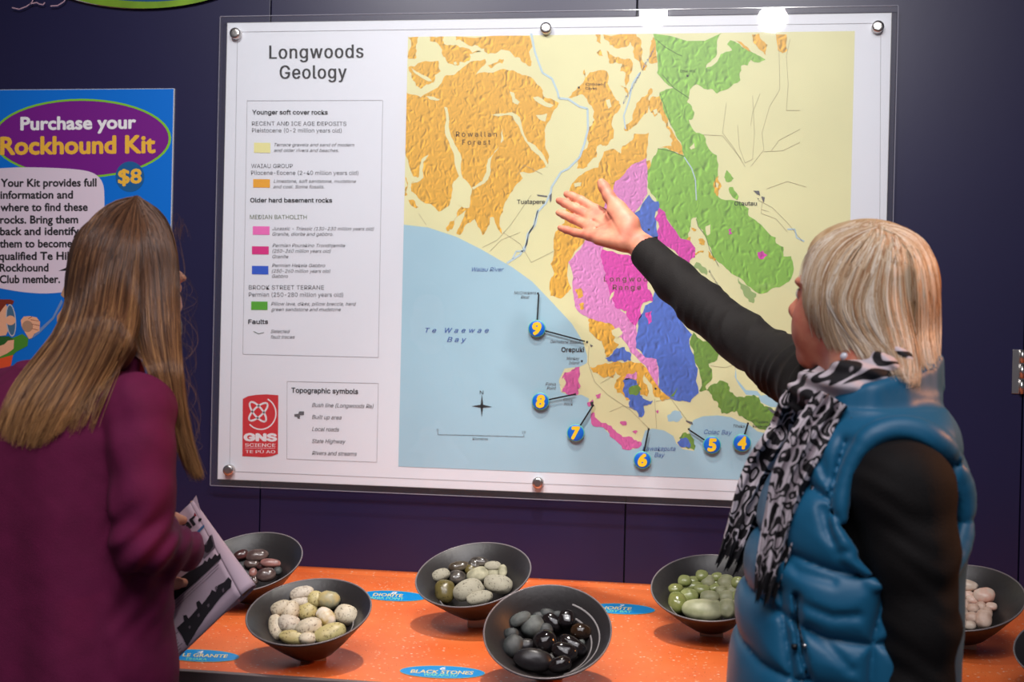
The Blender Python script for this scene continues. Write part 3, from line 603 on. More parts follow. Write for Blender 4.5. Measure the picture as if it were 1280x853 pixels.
for _ in range(3): bub = [p for a_, b_ in zip(bub, bub[1:]+bub[:1]) for p in ((a_[0]*.75+b_[0]*.25, a_[1]*.75+b_[1]*.25), (a_[0]*.25+b_[0]*.75, a_[1]*.25+b_[1]*.75))]
QR.poly('speech_panel', M_panel, bub, 3)
M_disc = mat('price_blue', srgb(22, 92, 150), 0.4); M_gold = mat('poster_gold', srgb(236, 184, 62), 0.4)
QR.ellipse('price_disc', M_disc, 162.5, 221, 18, 19, 4)
text(QR, 'price_lettering', M_gold, '$8', 148.5, 229.5, 28, 17, 5, -0.03, 0.03)
text(QR, 'heading_lettering', M_white, 'Purchase your', 26.5, 162.5, 143, 15.5, 5, -0.015, 0.035)
text(QR, 'heading_lettering/2', M_gold, 'Rockhound Kit', 1.5, 193, 192, 21, 5, -0.012, 0.035)
PT = 'panel_lettering'
for s, x, y, w_ in (('Your Kit provides full', 1.5, 233.5, 119), ('information and', 1, 248.5, 90), ('where to find these', 1, 264, 108.5), ('rocks. Bring them', 0.5, 279.5, 97), ('back and identify', 0.5, 294, 98), ('them to become', 0, 309.5, 90), ('qualified Te Hikoi', -1, 325, 102), ('Rockhound', 0, 339.5, 60.5), ('Club member.', 0, 354, 75)):
    text(QR, PT, M_black, s, x, y, w_, 9.5, 5, -0.004, 0.03)
QR.poly('speech_tail', M_black, [(73, 339), (92, 331), (96, 338)], 4); QR.poly('speech_tail', M_panel, [(78, 338.5), (90, 333.5), (94, 337)], 5)
# printed figure looking through a magnifier: sleeve, arm, fist with a stone
M_skin_i = mat('print_skin', srgb(236, 178, 142), 0.5); M_hair_i = mat('print_hair', srgb(126, 44, 26), 0.5); M_orange_i = mat('print_orange', srgb(226, 84, 40), 0.5)
M_g1 = mat('print_sleeve', srgb(70, 140, 40), 0.5); M_g2 = mat('print_sleeve_dark', srgb(40, 96, 36), 0.5); M_st = mat('print_stone', srgb(176, 138, 112), 0.5); M_lens = mat('print_lens', srgb(70, 110, 140), 0.4); M_sil = mat('print_silver', srgb(190, 190, 200), 0.4)
FR = 'printed_figure'
def fp(key, mt, pts, layer): QR.poly(FR+'/'+key, mt, [(x*110/586, 320+y*160/853) for x, y in pts], layer)
fp('o', M_orange_i, [(-100, 720), (30, 660), (90, 650), (60, 800), (-100, 1000)], 5)
fp('g', M_g1, [(-60, 560), (90, 545), (150, 520), (190, 550), (185, 600), (110, 640), (90, 660), (-60, 700)], 6)
fp('g2', M_g2, [(-60, 540), (60, 535), (95, 560), (60, 600), (-60, 620)], 7)
fp('s', M_skin_i, [(-60, 330), (40, 320), (60, 370), (60, 400), (100, 405), (105, 450), (70, 470), (40, 530), (-60, 540)], 7)
fp('h', M_hair_i, [(-80, 290), (70, 290), (95, 300), (85, 325), (45, 320), (20, 350), (0, 380), (-80, 420)], 8)
fp('s', M_skin_i, [(-60, 620), (30, 590), (55, 565), (95, 560), (92, 620), (50, 650), (-60, 700)], 8)
QR.ellipse(FR+'/l', M_sil, 75*110/586, 320+430*160/853, 6.3, 20.5, 9, 24, rot=-0.08); QR.ellipse(FR+'/l2', M_lens, 75*110/586, 320+430*160/853, 5.0, 18.8, 10, 24, rot=-0.08)
QR.ellipse(FR+'/nose', M_skin_i, 72*110/586, 320+430*160/853, 6.2, 6.0, 11, 20)
fp('s', M_skin_i, [(140, 430), (160, 405), (200, 402), (245, 410), (268, 440), (265, 500), (230, 520), (215, 545), (195, 555), (165, 505), (145, 470)], 8)
QR.ellipse(FR+'/st', M_st, 185*110/586, 320+470*160/853, 6.8, 7.2, 9, 20)
for (x0, y0, x1, y1) in ((205, 425, 262, 435), (212, 455, 265, 465), (215, 485, 258, 495), (190, 420, 215, 405)): QR.line(FR+'/k', M_hair_i, [(x0*110/586, 320+y0*160/853), (x1*110/586, 320+y1*160/853)], 0.0010, 10)
fp('x', M_st, [(430, 200), (455, 215), (445, 260), (425, 280), (405, 260)], 6); fp('x', M_hair_i, [(380, 400), (430, 330), (460, 300), (440, 420), (380, 440)], 6)
fp('y', mat('print_cord', srgb(110, 140, 190), 0.5), [(410, 290), (420, 310), (360, 420), (260, 520), (200, 560), (250, 500), (350, 410)], 6)
flush_text(); QR.build()

# ================================================================== SIGN (top left): only its lower edge and flourish show
sign = tag(empty('oval_sign', (-0.1, -0.008, 2.25)), 'large green rimmed blue oval sign, only its lower edge showing at the top', 'sign')
SG = Print(-0.010, sign)
SG.ellipse('rim', mat('sign_green', srgb(112, 150, 36), 0.4, noise_amt=0.25, nscale=14), 178, -55, 150, 65.5, 0, 72)
SG.ellipse('face', mat('sign_blue', srgb(10, 70, 120), 0.4), 185, -55, 138, 57, 1, 72)
M_fl = mat('flourish_pink', srgb(196, 160, 176), 0.5)
for q in ([(15, 9.5), (24, 11.5), (33, 8), (40, 3), (43, -6)], [(37, 5), (46, 3), (49, 5), (54, 6), (56, 3)], [(63, 7.5), (72, 7), (80, 2), (84, -6)]): SG.line('flourish', M_fl, q, 0.0022, 1)
SG.build()
c0 = atY(178, -55, -0.005); 
Vs = [(c0.x+(atY(178+150, -55, -.005).x-c0.x)*math.cos(t)*0.995, yy, c0.z+(c0.z-atY(178, 10.5, -.005).z)*math.sin(t)*0.995) for yy in (-0.0098, -0.0006) for t in [2*math.pi*i/64 for i in range(64)]]
mesh_obj('sign_board', Vs, [tuple(range(64)), tuple(range(127, 63, -1))]+[(i, (i+1) % 64, 64+(i+1) % 64, 64+i) for i in range(64)], M_pedge, sign, smooth=False)
# ================================================================== OVAL LABELS ON THE COUNTER
M_oval = mat('oval_blue', srgb(0, 150, 226), 0.35); M_ovb = mat('oval_border', srgb(170, 190, 150), 0.4); M_ovy = mat('oval_yellow', srgb(246, 222, 150), 0.4); M_ovg = mat('oval_mint', srgb(130, 226, 190), 0.4)
class CounterPrint(Print):
    def __init__(self, root): self.z0 = ZC+0.0008; self.root = root; self.acc = {}
    def P(self, px, py): v = atZ(px, py, self.z0); return (v.x, v.y)
    def add(self, name, material, v2, tris, layer):
        V, T, _ = self.acc.setdefault(name, ([], [], material)); o = len(V)
        V += [(x, y, self.z0+0.00012*layer) for x, y in v2]; T += [tuple(i+o for i in t) for t in tris]
    def build(self):
        for k_, (V, T, mt) in self.acc.items():
            o = mesh_obj(k_.split('/')[0], V, T, mt, self.root, smooth=False)
            if 'lettering' in k_: o['kind'] = 'stuff'
            bm = bmesh.new(); bm.from_mesh(o.data)
            for f in bm.faces:
                if f.normal.z < 0: f.normal_flip()
            bm.to_mesh(o.data); bm.free()
def oval(cx, cy, rx, ry, slope, lines, label, num):
    c = atZ(cx, cy, ZC); o = tag(empty('oval_label', (c.x, c.y, ZC)), label, 'label', 'blue oval rock labels on the orange counter')
    P_ = CounterPrint(o); P_.chunky = True
    rot = math.atan(slope)
    P_.ellipse('label_border', M_ovb, cx, cy, rx, ry, 0, 48, rot=rot); P_.ellipse('label_face', M_oval, cx, cy, rx*0.985, ry*0.93, 1, 48, rot=rot)
    text(P_, 'lettering/n', M_white, num, cx-3, cy-ry*0.33+slope*-3, 7, ry*0.42, 2, slope, 0.03, 0.3)
    for s, x, y, w_, h, mt in lines: text(P_, 'lettering/'+mt.name, mt, s, x, y, w_, h, 2, slope, 0.02, 0.25)
    flush_text(); P_.build(); return o
oval(553, 840.5, 53.5, 8, 0.03, [('BLACK STONES', 513, 841.5, 79, 4.0, M_ovy), ('WAKAPATU', 530, 845.5, 42, 3.2, M_ovg)], 'blue oval label reading BLACK STONES in front of the bowl of black stones', '6')
oval(250, 820, 49.5, 7.8, 0.035, [('LE GRANITE', 228, 821, 57, 4.0, M_ovy), ('TIHAKA', 232, 825.5, 26, 3.0, M_ovg)], 'blue oval label reading GRANITE beside the lower end of the newspaper', '4')
oval(492, 745.3, 41, 6.6, 0.045, [('DIORITE', 466, 745.2, 38, 3.4, M_ovy), ('PAHIA POINT', 459, 748.5, 46, 2.6, M_ovg)], 'blue oval label between the speckled granite bowl and the grey diorite bowl', '8')
oval(777, 761.5, 42, 6.8, 0.045, [('NORITE', 750, 761.5, 40, 3.4, M_ovy), ('COSY BAY', 752, 765, 38, 2.6, M_ovg)], 'blue oval label to the right of the bowl of black stones', '7')

# ================================================================== BOWLS AND STONES
M_bowl = mat('bowl_black', srgb(40, 37, 38), 0.42, spec=0.5, bump=0.15, bscale=120)
M_rimb = mat('bowl_rim', srgb(116, 108, 110), 0.30)
M_block = mat('stand_block', srgb(206, 180, 160), 0.15, spec=0.6)
M_ridge_shine = mat('scratch_line', srgb(150, 145, 145), 0.35)  # pale grey standing in for reflections along the bowl's ridges
RB = 0.103
BIN_R = [0, 0.036, 0.043, 0.060, 0.081, 0.1005, 0.13]; BIN_Z = [-0.066, -0.0655, -0.0600, -0.0420, -0.0190, 0.0002, 0.03]
def _bowl_frame(cx, cy, a, b_, phi_deg, k_):
    D = RB*k_*F/a; Cc = atD(cx, cy, D)
    view = (Cc-CAM).normalized(); xr = RT - view*RT.dot(view); xr.normalize(); yu = xr.cross(view)
    th = math.acos(min(1, b_/a)); ph = math.radians(phi_deg)
    minor = (-math.sin(ph)*xr + math.cos(ph)*yu)
    n = (-view*math.cos(th) + minor*math.sin(th)).normalized()
    major = (math.cos(ph)*xr + math.sin(ph)*yu).normalized(); major = (major - n*major.dot(n)).normalized(); third = n.cross(major)
    Mb = Matrix((major, third, n)).transposed().to_4x4(); Mb.translation = Cc
    return Cc, n, major, third, Mb, D
def bowl(cx, cy, a, b_, phi_deg, tiltsign, label, steps=()):
    """rim ellipse in the photo -> rim centre, plane normal; sized so that it stands on the counter"""
    k_ = 1.0
    for it in range(3):
        res = _bowl_frame(cx, cy, a, b_, phi_deg, k_)
        zmin = min((res[4] @ (Vector((r*math.cos(t), r*math.sin(t), z))*k_)).z for r, z in ((0.1036, 0), (0.0640, -0.0465), (0.036, -0.0725), (0.03, -0.073)) for t in [i*math.pi/18 for i in range(36)])
        if zmin >= ZC+0.004 and it == 0: break
        k_ *= (ZC+0.005-CAM.z)/(zmin-CAM.z)
    Cc, n, major, third, Mb, D = _bowl_frame(cx, cy, a, b_, phi_deg, k_)
    root = tag(empty('bowl', Cc - n*0.07*k_), label, 'bowl', 'black stone bowls on the counter')
    Mb = Mb @ Matrix.Scale(k_, 4)
    prof = [(0.0001, -0.0700), (0.030, -0.0700), (0.034, -0.0690), (0.040, -0.0660), (0.062, -0.0440), (0.083, -0.0200), (0.0985, -0.0012), (0.1010, 0.0), (0.1030, 0.0003), (0.1038, -0.0005)]
    inner = [(0.0001, -0.0660), (0.036, -0.0655), (0.043, -0.0600), (0.060, -0.0420), (0.081, -0.0190), (0.1005, 0.0002)]
    outer = [(0.1005, 0.0002), (0.1020, 0.0008), (0.1036, 0.0), (0.1030, -0.0016), (0.0845, -0.0230), (0.0640, -0.0465), (0.0420, -0.0690), (0.036, -0.0725), (0.030, -0.0730), (0.0001, -0.0722)]
    V, Fs = lathe(inner+outer[1:], 72, Mb); shell = mesh_obj('bowl_shell', V, Fs, M_bowl, root)
    V, Fs = lathe([(0.1008, 0.0004), (0.1012, 0.0013), (0.1022, 0.0016), (0.1032, 0.0013), (0.1036, 0.0004)], 96, Mb); mesh_obj('rim', V, Fs, M_rimb, root)
    for r0, a0_, a1_ in steps:      # turned ridges inside the bowl, their shine painted in as paler arcs
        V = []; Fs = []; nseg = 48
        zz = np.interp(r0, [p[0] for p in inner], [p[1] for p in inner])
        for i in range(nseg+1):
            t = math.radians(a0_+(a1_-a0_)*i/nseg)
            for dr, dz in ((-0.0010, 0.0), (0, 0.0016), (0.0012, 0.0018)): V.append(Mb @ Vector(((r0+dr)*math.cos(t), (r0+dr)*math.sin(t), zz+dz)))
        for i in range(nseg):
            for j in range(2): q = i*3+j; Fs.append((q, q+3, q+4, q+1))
        mesh_obj('ridge', V, Fs, M_ridge_shine, root)
    # clear wedge that tilts the bowl
    bp = Cc - n*0.0730*k_; zt = max(bp.z-0.004, ZC+0.006)
    ex = Vector((major.x, major.y, 0)).normalized(); ey = Vector((-ex.y, ex.x, 0))
    V = []
    for sx, sy in ((-1, -1), (1, -1), (1, 1), (-1, 1)):
        p = bp + ex*sx*0.020 + ey*sy*0.016
        # top follows the bowl's underside plane
        dz = -(n.x*(p.x-bp.x)+n.y*(p.y-bp.y))/n.z
        V += [Vector((p.x, p.y, ZC+0.0003)), Vector((p.x, p.y, max(ZC+0.001, bp.z+dz-0.001)))]
    mesh_obj('stand', V, [(0, 2, 4, 6), (1, 7, 5, 3), (0, 1, 3, 2), (2, 3, 5, 4), (4, 5, 7, 6), (6, 7, 1, 0)], M_block, root, smooth=False)
    print('BOWL', label[:30], 'D', round(D, 2), 'bottom z', round(bp.z-ZC, 3), 'y', round(bp.y, 3), 'n', [round(q, 2) for q in n])
    return Cc, n, major, third, D, k_

_st = {}
def stone_mat(kind):
    if kind in _st: return _st[kind]
    spec = {'granite': (srgb(214, 202, 176), srgb(140, 124, 104), 0.34, 0.45), 'yellow': (srgb(200, 186, 128), srgb(120, 106, 60), 0.38, 0.4), 'greenish': (srgb(150, 150, 122), srgb(196, 176, 120), 0.5, 0.4),
            'stripe': (srgb(186, 160, 92), srgb(236, 226, 210), 0.5, 0.4), 'pale': (srgb(214, 204, 186), srgb(168, 154, 138), 0.22, 0.5),
            'diorite': (srgb(172, 166, 146), srgb(104, 98, 86), 0.42, 0.7), 'cream': (srgb(196, 190, 160), srgb(150, 146, 120), 0.3, 0.7), 'wetgrey': (srgb(112, 104, 96), srgb(60, 56, 54), 0.4, 0.14),
            'olive': (srgb(104, 92, 50), srgb(40, 36, 24), 0.45, 0.3), 'brownwet': (srgb(110, 100, 84), srgb(70, 60, 50), 0.3, 0.15),
            'slate': (srgb(72, 76, 76), srgb(54, 58, 58), 0.3, 0.55), 'slatelight': (srgb(104, 110, 106), srgb(80, 84, 82), 0.3, 0.6), 'blackwet': (srgb(22, 19, 22), srgb(34, 28, 28), 0.3, 0.10), 'blackmat': (srgb(26, 23, 26), srgb(36, 32, 34), 0.3, 0.35), 'brownblack': (srgb(34, 24, 20), srgb(54, 36, 22), 0.3, 0.12),
            'green': (srgb(140, 150, 84), srgb(176, 182, 120), 0.45, 0.22), 'greendark': (srgb(112, 120, 64), srgb(140, 142, 84), 0.4, 0.18), 'greenpale': (srgb(190, 188, 150), srgb(166, 168, 128), 0.3, 0.45),
            'pink': (srgb(226, 198, 180), srgb(206, 170, 150), 0.3, 0.45), 'pinkdeep': (srgb(222, 170, 150), srgb(230, 204, 186), 0.4, 0.4), 'white': (srgb(228, 212, 194), srgb(210, 186, 168), 0.3, 0.4),
            'maroon': (srgb(96, 54, 52), srgb(66, 42, 42), 0.4, 0.2), 'brown': (srgb(112, 92, 86), srgb(84, 66, 64), 0.35, 0.2), 'rose': (srgb(176, 118, 108), srgb(140, 98, 94), 0.35, 0.3)}[kind]
    base, sec, amt, rough = spec
    m = bpy.data.materials.new('stone_'+kind); m.use_nodes = True; nt = m.node_tree; b = nt.nodes['Principled BSDF']; L = nt.links.new
    tc = nt.nodes.new('ShaderNodeTexCoord'); n1 = nt.nodes.new('ShaderNodeTexNoise')
    sp = kind in ('granite', 'yellow', 'diorite', 'pale', 'olive')
    n1.inputs['Scale'].default_value = 260 if sp else 45; n1.inputs['Detail'].default_value = 3
    L(tc.outputs['Object'], n1.inputs['Vector'])
    cr = nt.nodes.new('ShaderNodeValToRGB'); e = cr.color_ramp.elements
    e[0].position = 0.42-amt*0.25 if sp else 0.38; e[1].position = e[0].position+(0.10 if sp else 0.22); e[0].color = sec; e[1].color = base
    L(n1.outputs['Fac'], cr.inputs[0])
    n2 = nt.nodes.new('ShaderNodeTexNoise'); n2.inputs['Scale'].default_value = 28; L(tc.outputs['Object'], n2.inputs['Vector'])
    mr = nt.nodes.new('ShaderNodeMapRange'); mr.inputs[1].default_value = 0.3; mr.inputs[2].default_value = 0.7; mr.inputs[3].default_value = 0.8; mr.inputs[4].default_value = 1.1; L(n2.outputs['Fac'], mr.inputs[0])
    mx = nt.nodes.new('ShaderNodeMixRGB'); mx.blend_type = 'MULTIPLY'; mx.inputs[0].default_value = 1; L(cr.outputs[0], mx.inputs[1]); L(mr.outputs[0], mx.inputs[2]); L(mx.outputs[0], b.inputs['Base Color'])
    b.inputs['Roughness'].default_value = rough
    bp = nt.nodes.new('ShaderNodeBump'); bp.inputs['Strength'].default_value = 0.25 if rough > 0.3 else 0.08; bp.inputs['Distance'].default_value = 0.001; L(n1.outputs['Fac'], bp.inputs['Height']); L(bp.outputs[0], b.inputs['Normal'])
    _st[kind] = m; return m
def stone(Mx, sa, sb, sc_, kind, seed):
    bm = bmesh.new(); bmesh.ops.create_icosphere(bm, subdivisions=4, radius=1)
    off = Vector((seed*3.17, seed*1.31, seed*7.7)); p = 2.35
    for v in bm.verts:
        d = v.co.copy(); k_ = (abs(d.x)**p+abs(d.y)**p+abs(d.z)**p)**(-1/p)
        d *= k_*(1+0.10*noise.noise(d*0.9+off)+0.035*noise.noise(d*2.3+off))
        v.co = Vector((d.x*sa, d.y*sb, d.z*sc_))
    me = bpy.data.meshes.new('pebble'); bm.to_mesh(me); bm.free(); me.materials.append(stone_mat(kind))
    me.polygons.foreach_set('use_smooth', [True]*len(me.polygons))
    o = bpy.data.objects.new('pebble', me); C.objects.link(o); o.matrix_world = Mx; return o
ORD = ['first', 'second', 'third', 'fourth', 'fifth', 'sixth', 'seventh', 'eighth', 'ninth', 'tenth', 'eleventh', 'twelfth']
def heap(bw, crop, stones, where, group, look):
    Cc, n, major, third, D, k_ = bw
    cen = []
    for i, s in enumerate(stones): cen.append(((crop[0]+s[0]/crop[2]), (crop[1]+s[1]/crop[2])))
    ys = sorted(c[1] for c in cen); N = len(ys); t1, t2 = ys[N//3], ys[2*N//3]
    rows = {'back': [], 'middle': [], 'front': []}
    for i, c in enumerate(cen): rows['back' if c[1] < t1 else 'middle' if c[1] < t2 else 'front'].append(i)
    lab = {}
    for rn, ids in rows.items():
        ids.sort(key=lambda i: cen[i][0])
        for q, i in enumerate(ids): lab[i] = f"{look.get(stones[i][5], 'smooth')} pebble, {ORD[q]} from left, {rn} row {where}"
    for i, s in enumerate(stones):
        sa, sb = s[2]/crop[2]*D/F*1.08, s[3]/crop[2]*D/F*1.08; ang = -math.radians(s[4]); kind = s[5]; lift = s[6] if len(s) > 6 else 0.0
        px, py = cen[i]
        P = plane_hit(px, py, Cc - n*(0.046 - 0.022*i/max(1, N-1) - lift)*k_, n)
        back = (CAM-P).normalized(); sc0 = min(sa, sb)*0.72
        for _ in range(90):         # a pebble that would sink into the bowl wall comes up out of it
            q = P-Cc; z_ = q.dot(n)/k_; r_ = (q - n*q.dot(n)).length/k_
            if z_ >= np.interp(r_+sc0/k_*0.45, BIN_R, BIN_Z)+sc0/k_*0.74: break
            P = P + back*0.0012
        # pull stones into the bowl if they would poke through it
        view = (P-CAM).normalized(); xr = (RT-view*RT.dot(view)).normalized(); yu = xr.cross(view)
        up2 = (n*0.45 - view*0.55).normalized()          # the short axis leans between bowl axis and viewer
        ax = (math.cos(ang)*xr + math.sin(ang)*yu).normalized(); ax = (ax - up2*ax.dot(up2)).normalized(); ay = up2.cross(ax)
        # keep the seen outline
        fy = abs(ay.dot(-math.sin(ang)*xr+math.cos(ang)*yu))
        sc_ = min(sa, sb)*0.78
        sb2 = math.sqrt(max((sb**2 - (sc_*up2.dot(-math.sin(ang)*xr+math.cos(ang)*yu))**2), (0.5*sb)**2))/max(fy, 0.5)
        Mx = Matrix((ax, ay, up2)).transposed().to_4x4(); Mx.translation = P
        o = stone(Mx, sa, min(sb2, sb*1.25), sc_, kind, i+len(where))
        tag(o, lab[i], 'stone', group)

b2 = bowl(386.3, 764, 77.9, 39.8, 8.5, 1, 'black bowl of pale speckled granite pebbles, front left beside the newspaper', [(0.070, -42, 52), (0.062, -60, -20)])
b3 = bowl(591.5, 717.7, 73, 38.4, 9.85, 1, 'black bowl of grey diorite pebbles at the back centre against the wall', [(0.066, 180, 235)])
b4 = bowl(684.2, 788, 80.2, 57, 3.3, 1, 'black bowl of shiny black pebbles at the front centre', [(0.083, -75, 58), (0.070, -62, 55)])
b5 = bowl(888, 734, 74, 41, 0, 1, 'black bowl of green pebbles beside the woman in the blue vest', [(0.072, 190, 228)])
b6 = bowl(1201, 746.5, 75.5, 40.5, 1, 1, 'black bowl of pale pinkish pebbles at the far right behind the woman', [])
b1 = bowl(311.5, 702, 66.5, 34.5, 13, 1, 'black bowl of maroon and brown pebbles behind the newspaper', [(0.075, 100, 128)])
b7 = bowl(1353, 812, 80, 44, 0, 1, 'black bowl cut off by the right edge, only a sliver of rim showing', [])

heap(b2, (300, 720, 7.53), [(715, 220, 78, 72, 0, 'yellow'), (578, 165, 108, 58, -15, 'pale'), (575, 240, 88, 56, 5, 'pale'), (390, 305, 98, 66, -25, 'granite'), (835, 228, 102, 82, 20, 'greenish'), (635, 335, 92, 76, -15, 'yellow'),
     (1000, 370, 112, 84, 25, 'granite'), (335, 480, 62, 110, -10, 'granite'), (500, 580, 122, 58, 10, 'yellow'), (640, 590, 80, 50, 5, 'granite'), (850, 540, 140, 78, -20, 'yellow'), (460, 455, 102, 78, 10, 'pale'), (465, 335, 88, 92, 0, 'granite'), (810, 395, 108, 72, 55, 'stripe'), (648, 482, 114, 76, -12, 'granite')],
     'of bowl of granite pebbles', 'speckled granite pebbles', {'yellow': 'yellowish speckled', 'pale': 'smooth pale cream', 'granite': 'pale black-speckled', 'greenish': 'grey green and cream', 'stripe': 'ochre, white-striped'})
heap(b3, (515, 670, 8.258), [(485, 315, 108, 48, -10, 'brownwet'), (690, 268, 92, 46, 5, 'wetgrey'), (640, 300, 62, 56, 0, 'wetgrey'), (300, 405, 90, 60, -20, 'diorite'), (610, 350, 65, 62, 0, 'olive'), (935, 365, 45, 60, 0, 'cream'), (840, 390, 82, 42, 0, 'cream'), (680, 405, 112, 76, -15, 'cream'), (835, 315, 84, 48, 0, 'diorite'),
     (460, 428, 90, 68, 5, 'wetgrey'), (700, 640, 125, 62, -12, 'diorite'), (340, 575, 100, 110, 0, 'olive'), (885, 500, 142, 88, 15, 'diorite'), (585, 562, 152, 98, -22, 'diorite')],
     'of bowl of diorite pebbles', 'grey diorite pebbles', {'brownwet': 'shiny brownish', 'wetgrey': 'shiny dark grey', 'diorite': 'rough light grey speckled', 'olive': 'dark olive speckled', 'cream': 'matt cream'})
heap(b4, (600, 725, 6.665), [(560, 278, 58, 34, 5, 'slate'), (640, 290, 42, 30, 0, 'slate'), (490, 305, 55, 35, -10, 'slate'), (335, 330, 88, 50, -30, 'slatelight'), (725, 330, 70, 78, 0, 'blackwet'), (265, 450, 58, 46, 0, 'slate'), (840, 435, 84, 68, 15, 'brownblack'), (600, 350, 100, 62, 50, 'blackwet'), (545, 420, 60, 50, 0, 'slate'),
     (440, 388, 96, 82, -25, 'slatelight'), (845, 525, 28, 24, 0, 'slatelight'), (280, 555, 84, 90, 20, 'slate'), (385, 548, 72, 52, 0, 'blackmat'), (775, 548, 122, 60, 32, 'blackwet'), (700, 602, 106, 72, 22, 'blackwet'), (545, 522, 102, 92, -20, 'blackwet'), (665, 708, 90, 62, -15, 'blackwet'), (442, 670, 148, 86, 8, 'blackmat')],
     'of bowl of black pebbles', 'black pebbles', {'slate': 'dull slate grey', 'slatelight': 'dull light slate', 'blackwet': 'shiny wet black', 'brownblack': 'shiny brown black', 'blackmat': 'matt black'})
heap(b5, (740, 680, 4.933), [(678, 198, 38, 34, 0, 'green'), (770, 205, 36, 27, 0, 'green'), (830, 215, 40, 24, 0, 'greenpale'), (570, 230, 40, 34, 0, 'green'), (622, 225, 36, 24, 0, 'green'), (900, 240, 40, 34, 0, 'green'), (822, 240, 46, 38, 0, 'greenpale'), (865, 290, 40, 34, 0, 'greenpale'), (765, 240, 30, 20, 0, 'green'), (715, 232, 42, 38, 0, 'greenpale'), (610, 262, 75, 26, -5, 'green'), (515, 280, 45, 32, 0, 'greendark'), (757, 272, 40, 24, -20, 'green'), (678, 285, 50, 31, 0, 'green'),
     (795, 290, 34, 28, 0, 'greenpale'), (830, 330, 55, 38, 0, 'greenpale'), (905, 330, 45, 40, 0, 'green'), (598, 322, 54, 43, 5, 'green'), (890, 400, 50, 48, 0, 'greenpale'), (525, 365, 54, 62, -12, 'greendark'), (688, 408, 118, 60, 5, 'greenpale'), (728, 328, 56, 36, 0, 'greenpale'), (832, 400, 50, 52, 0, 'greenpale'), (763, 380, 31, 30, 0, 'greenpale')],
     'of bowl of green pebbles', 'green pebbles', {'green': 'glossy green', 'greendark': 'glossy dark olive green', 'greenpale': 'dull pale green'})
heap(b6, (1170, 690, 7.109), [(255, 295, 108, 48, 8, 'white'), (120, 330, 50, 42, 0, 'pink'), (120, 420, 60, 60, 0, 'pink'), (200, 362, 52, 46, 0, 'pink'), (160, 418, 36, 36, 0, 'white'), (243, 352, 28, 26, 0, 'pink'), (285, 390, 48, 40, 0, 'pinkdeep'), (490, 488, 48, 36, 10, 'pinkdeep'), (400, 490, 44, 42, 0, 'pink'), (455, 548, 42, 50, 0, 'pink'), (210, 432, 32, 26, 0, 'white'),
     (322, 430, 52, 38, 15, 'pinkdeep'), (425, 392, 90, 66, -5, 'pinkdeep'), (250, 480, 54, 52, 0, 'pink'), (100, 560, 70, 80, 0, 'white'), (195, 572, 84, 112, -10, 'white'), (420, 600, 66, 76, 10, 'pink'), (330, 505, 50, 40, 0, 'pink'), (320, 585, 54, 46, 0, 'pink'), (300, 655, 50, 36, 0, 'white')],
     'of bowl of pinkish pebbles', 'pale pinkish pebbles', {'white': 'smooth whitish', 'pink': 'smooth pale pink', 'pinkdeep': 'rosy pink'})
heap(b1, (270, 655, 8.125), [(255, 315, 75, 46, -15, 'maroon'), (480, 430, 70, 34, 0, 'maroon'), (415, 325, 108, 60, -5, 'brown'), (370, 402, 80, 52, 0, 'brown'), (558, 400, 102, 42, 8, 'rose'), (625, 480, 42, 40, 0, 'slate'), (375, 495, 40, 40, 0, 'rose'), (395, 575, 34, 42, 0, 'brown'), (290, 600, 50, 40, 0, 'brown'), (510, 522, 92, 64, -12, 'brown')],
     'of bowl of maroon pebbles', 'maroon and brown pebbles', {'maroon': 'dark maroon', 'brown': 'glossy greyish brown', 'rose': 'dusty rose', 'slate': 'small slate grey'})
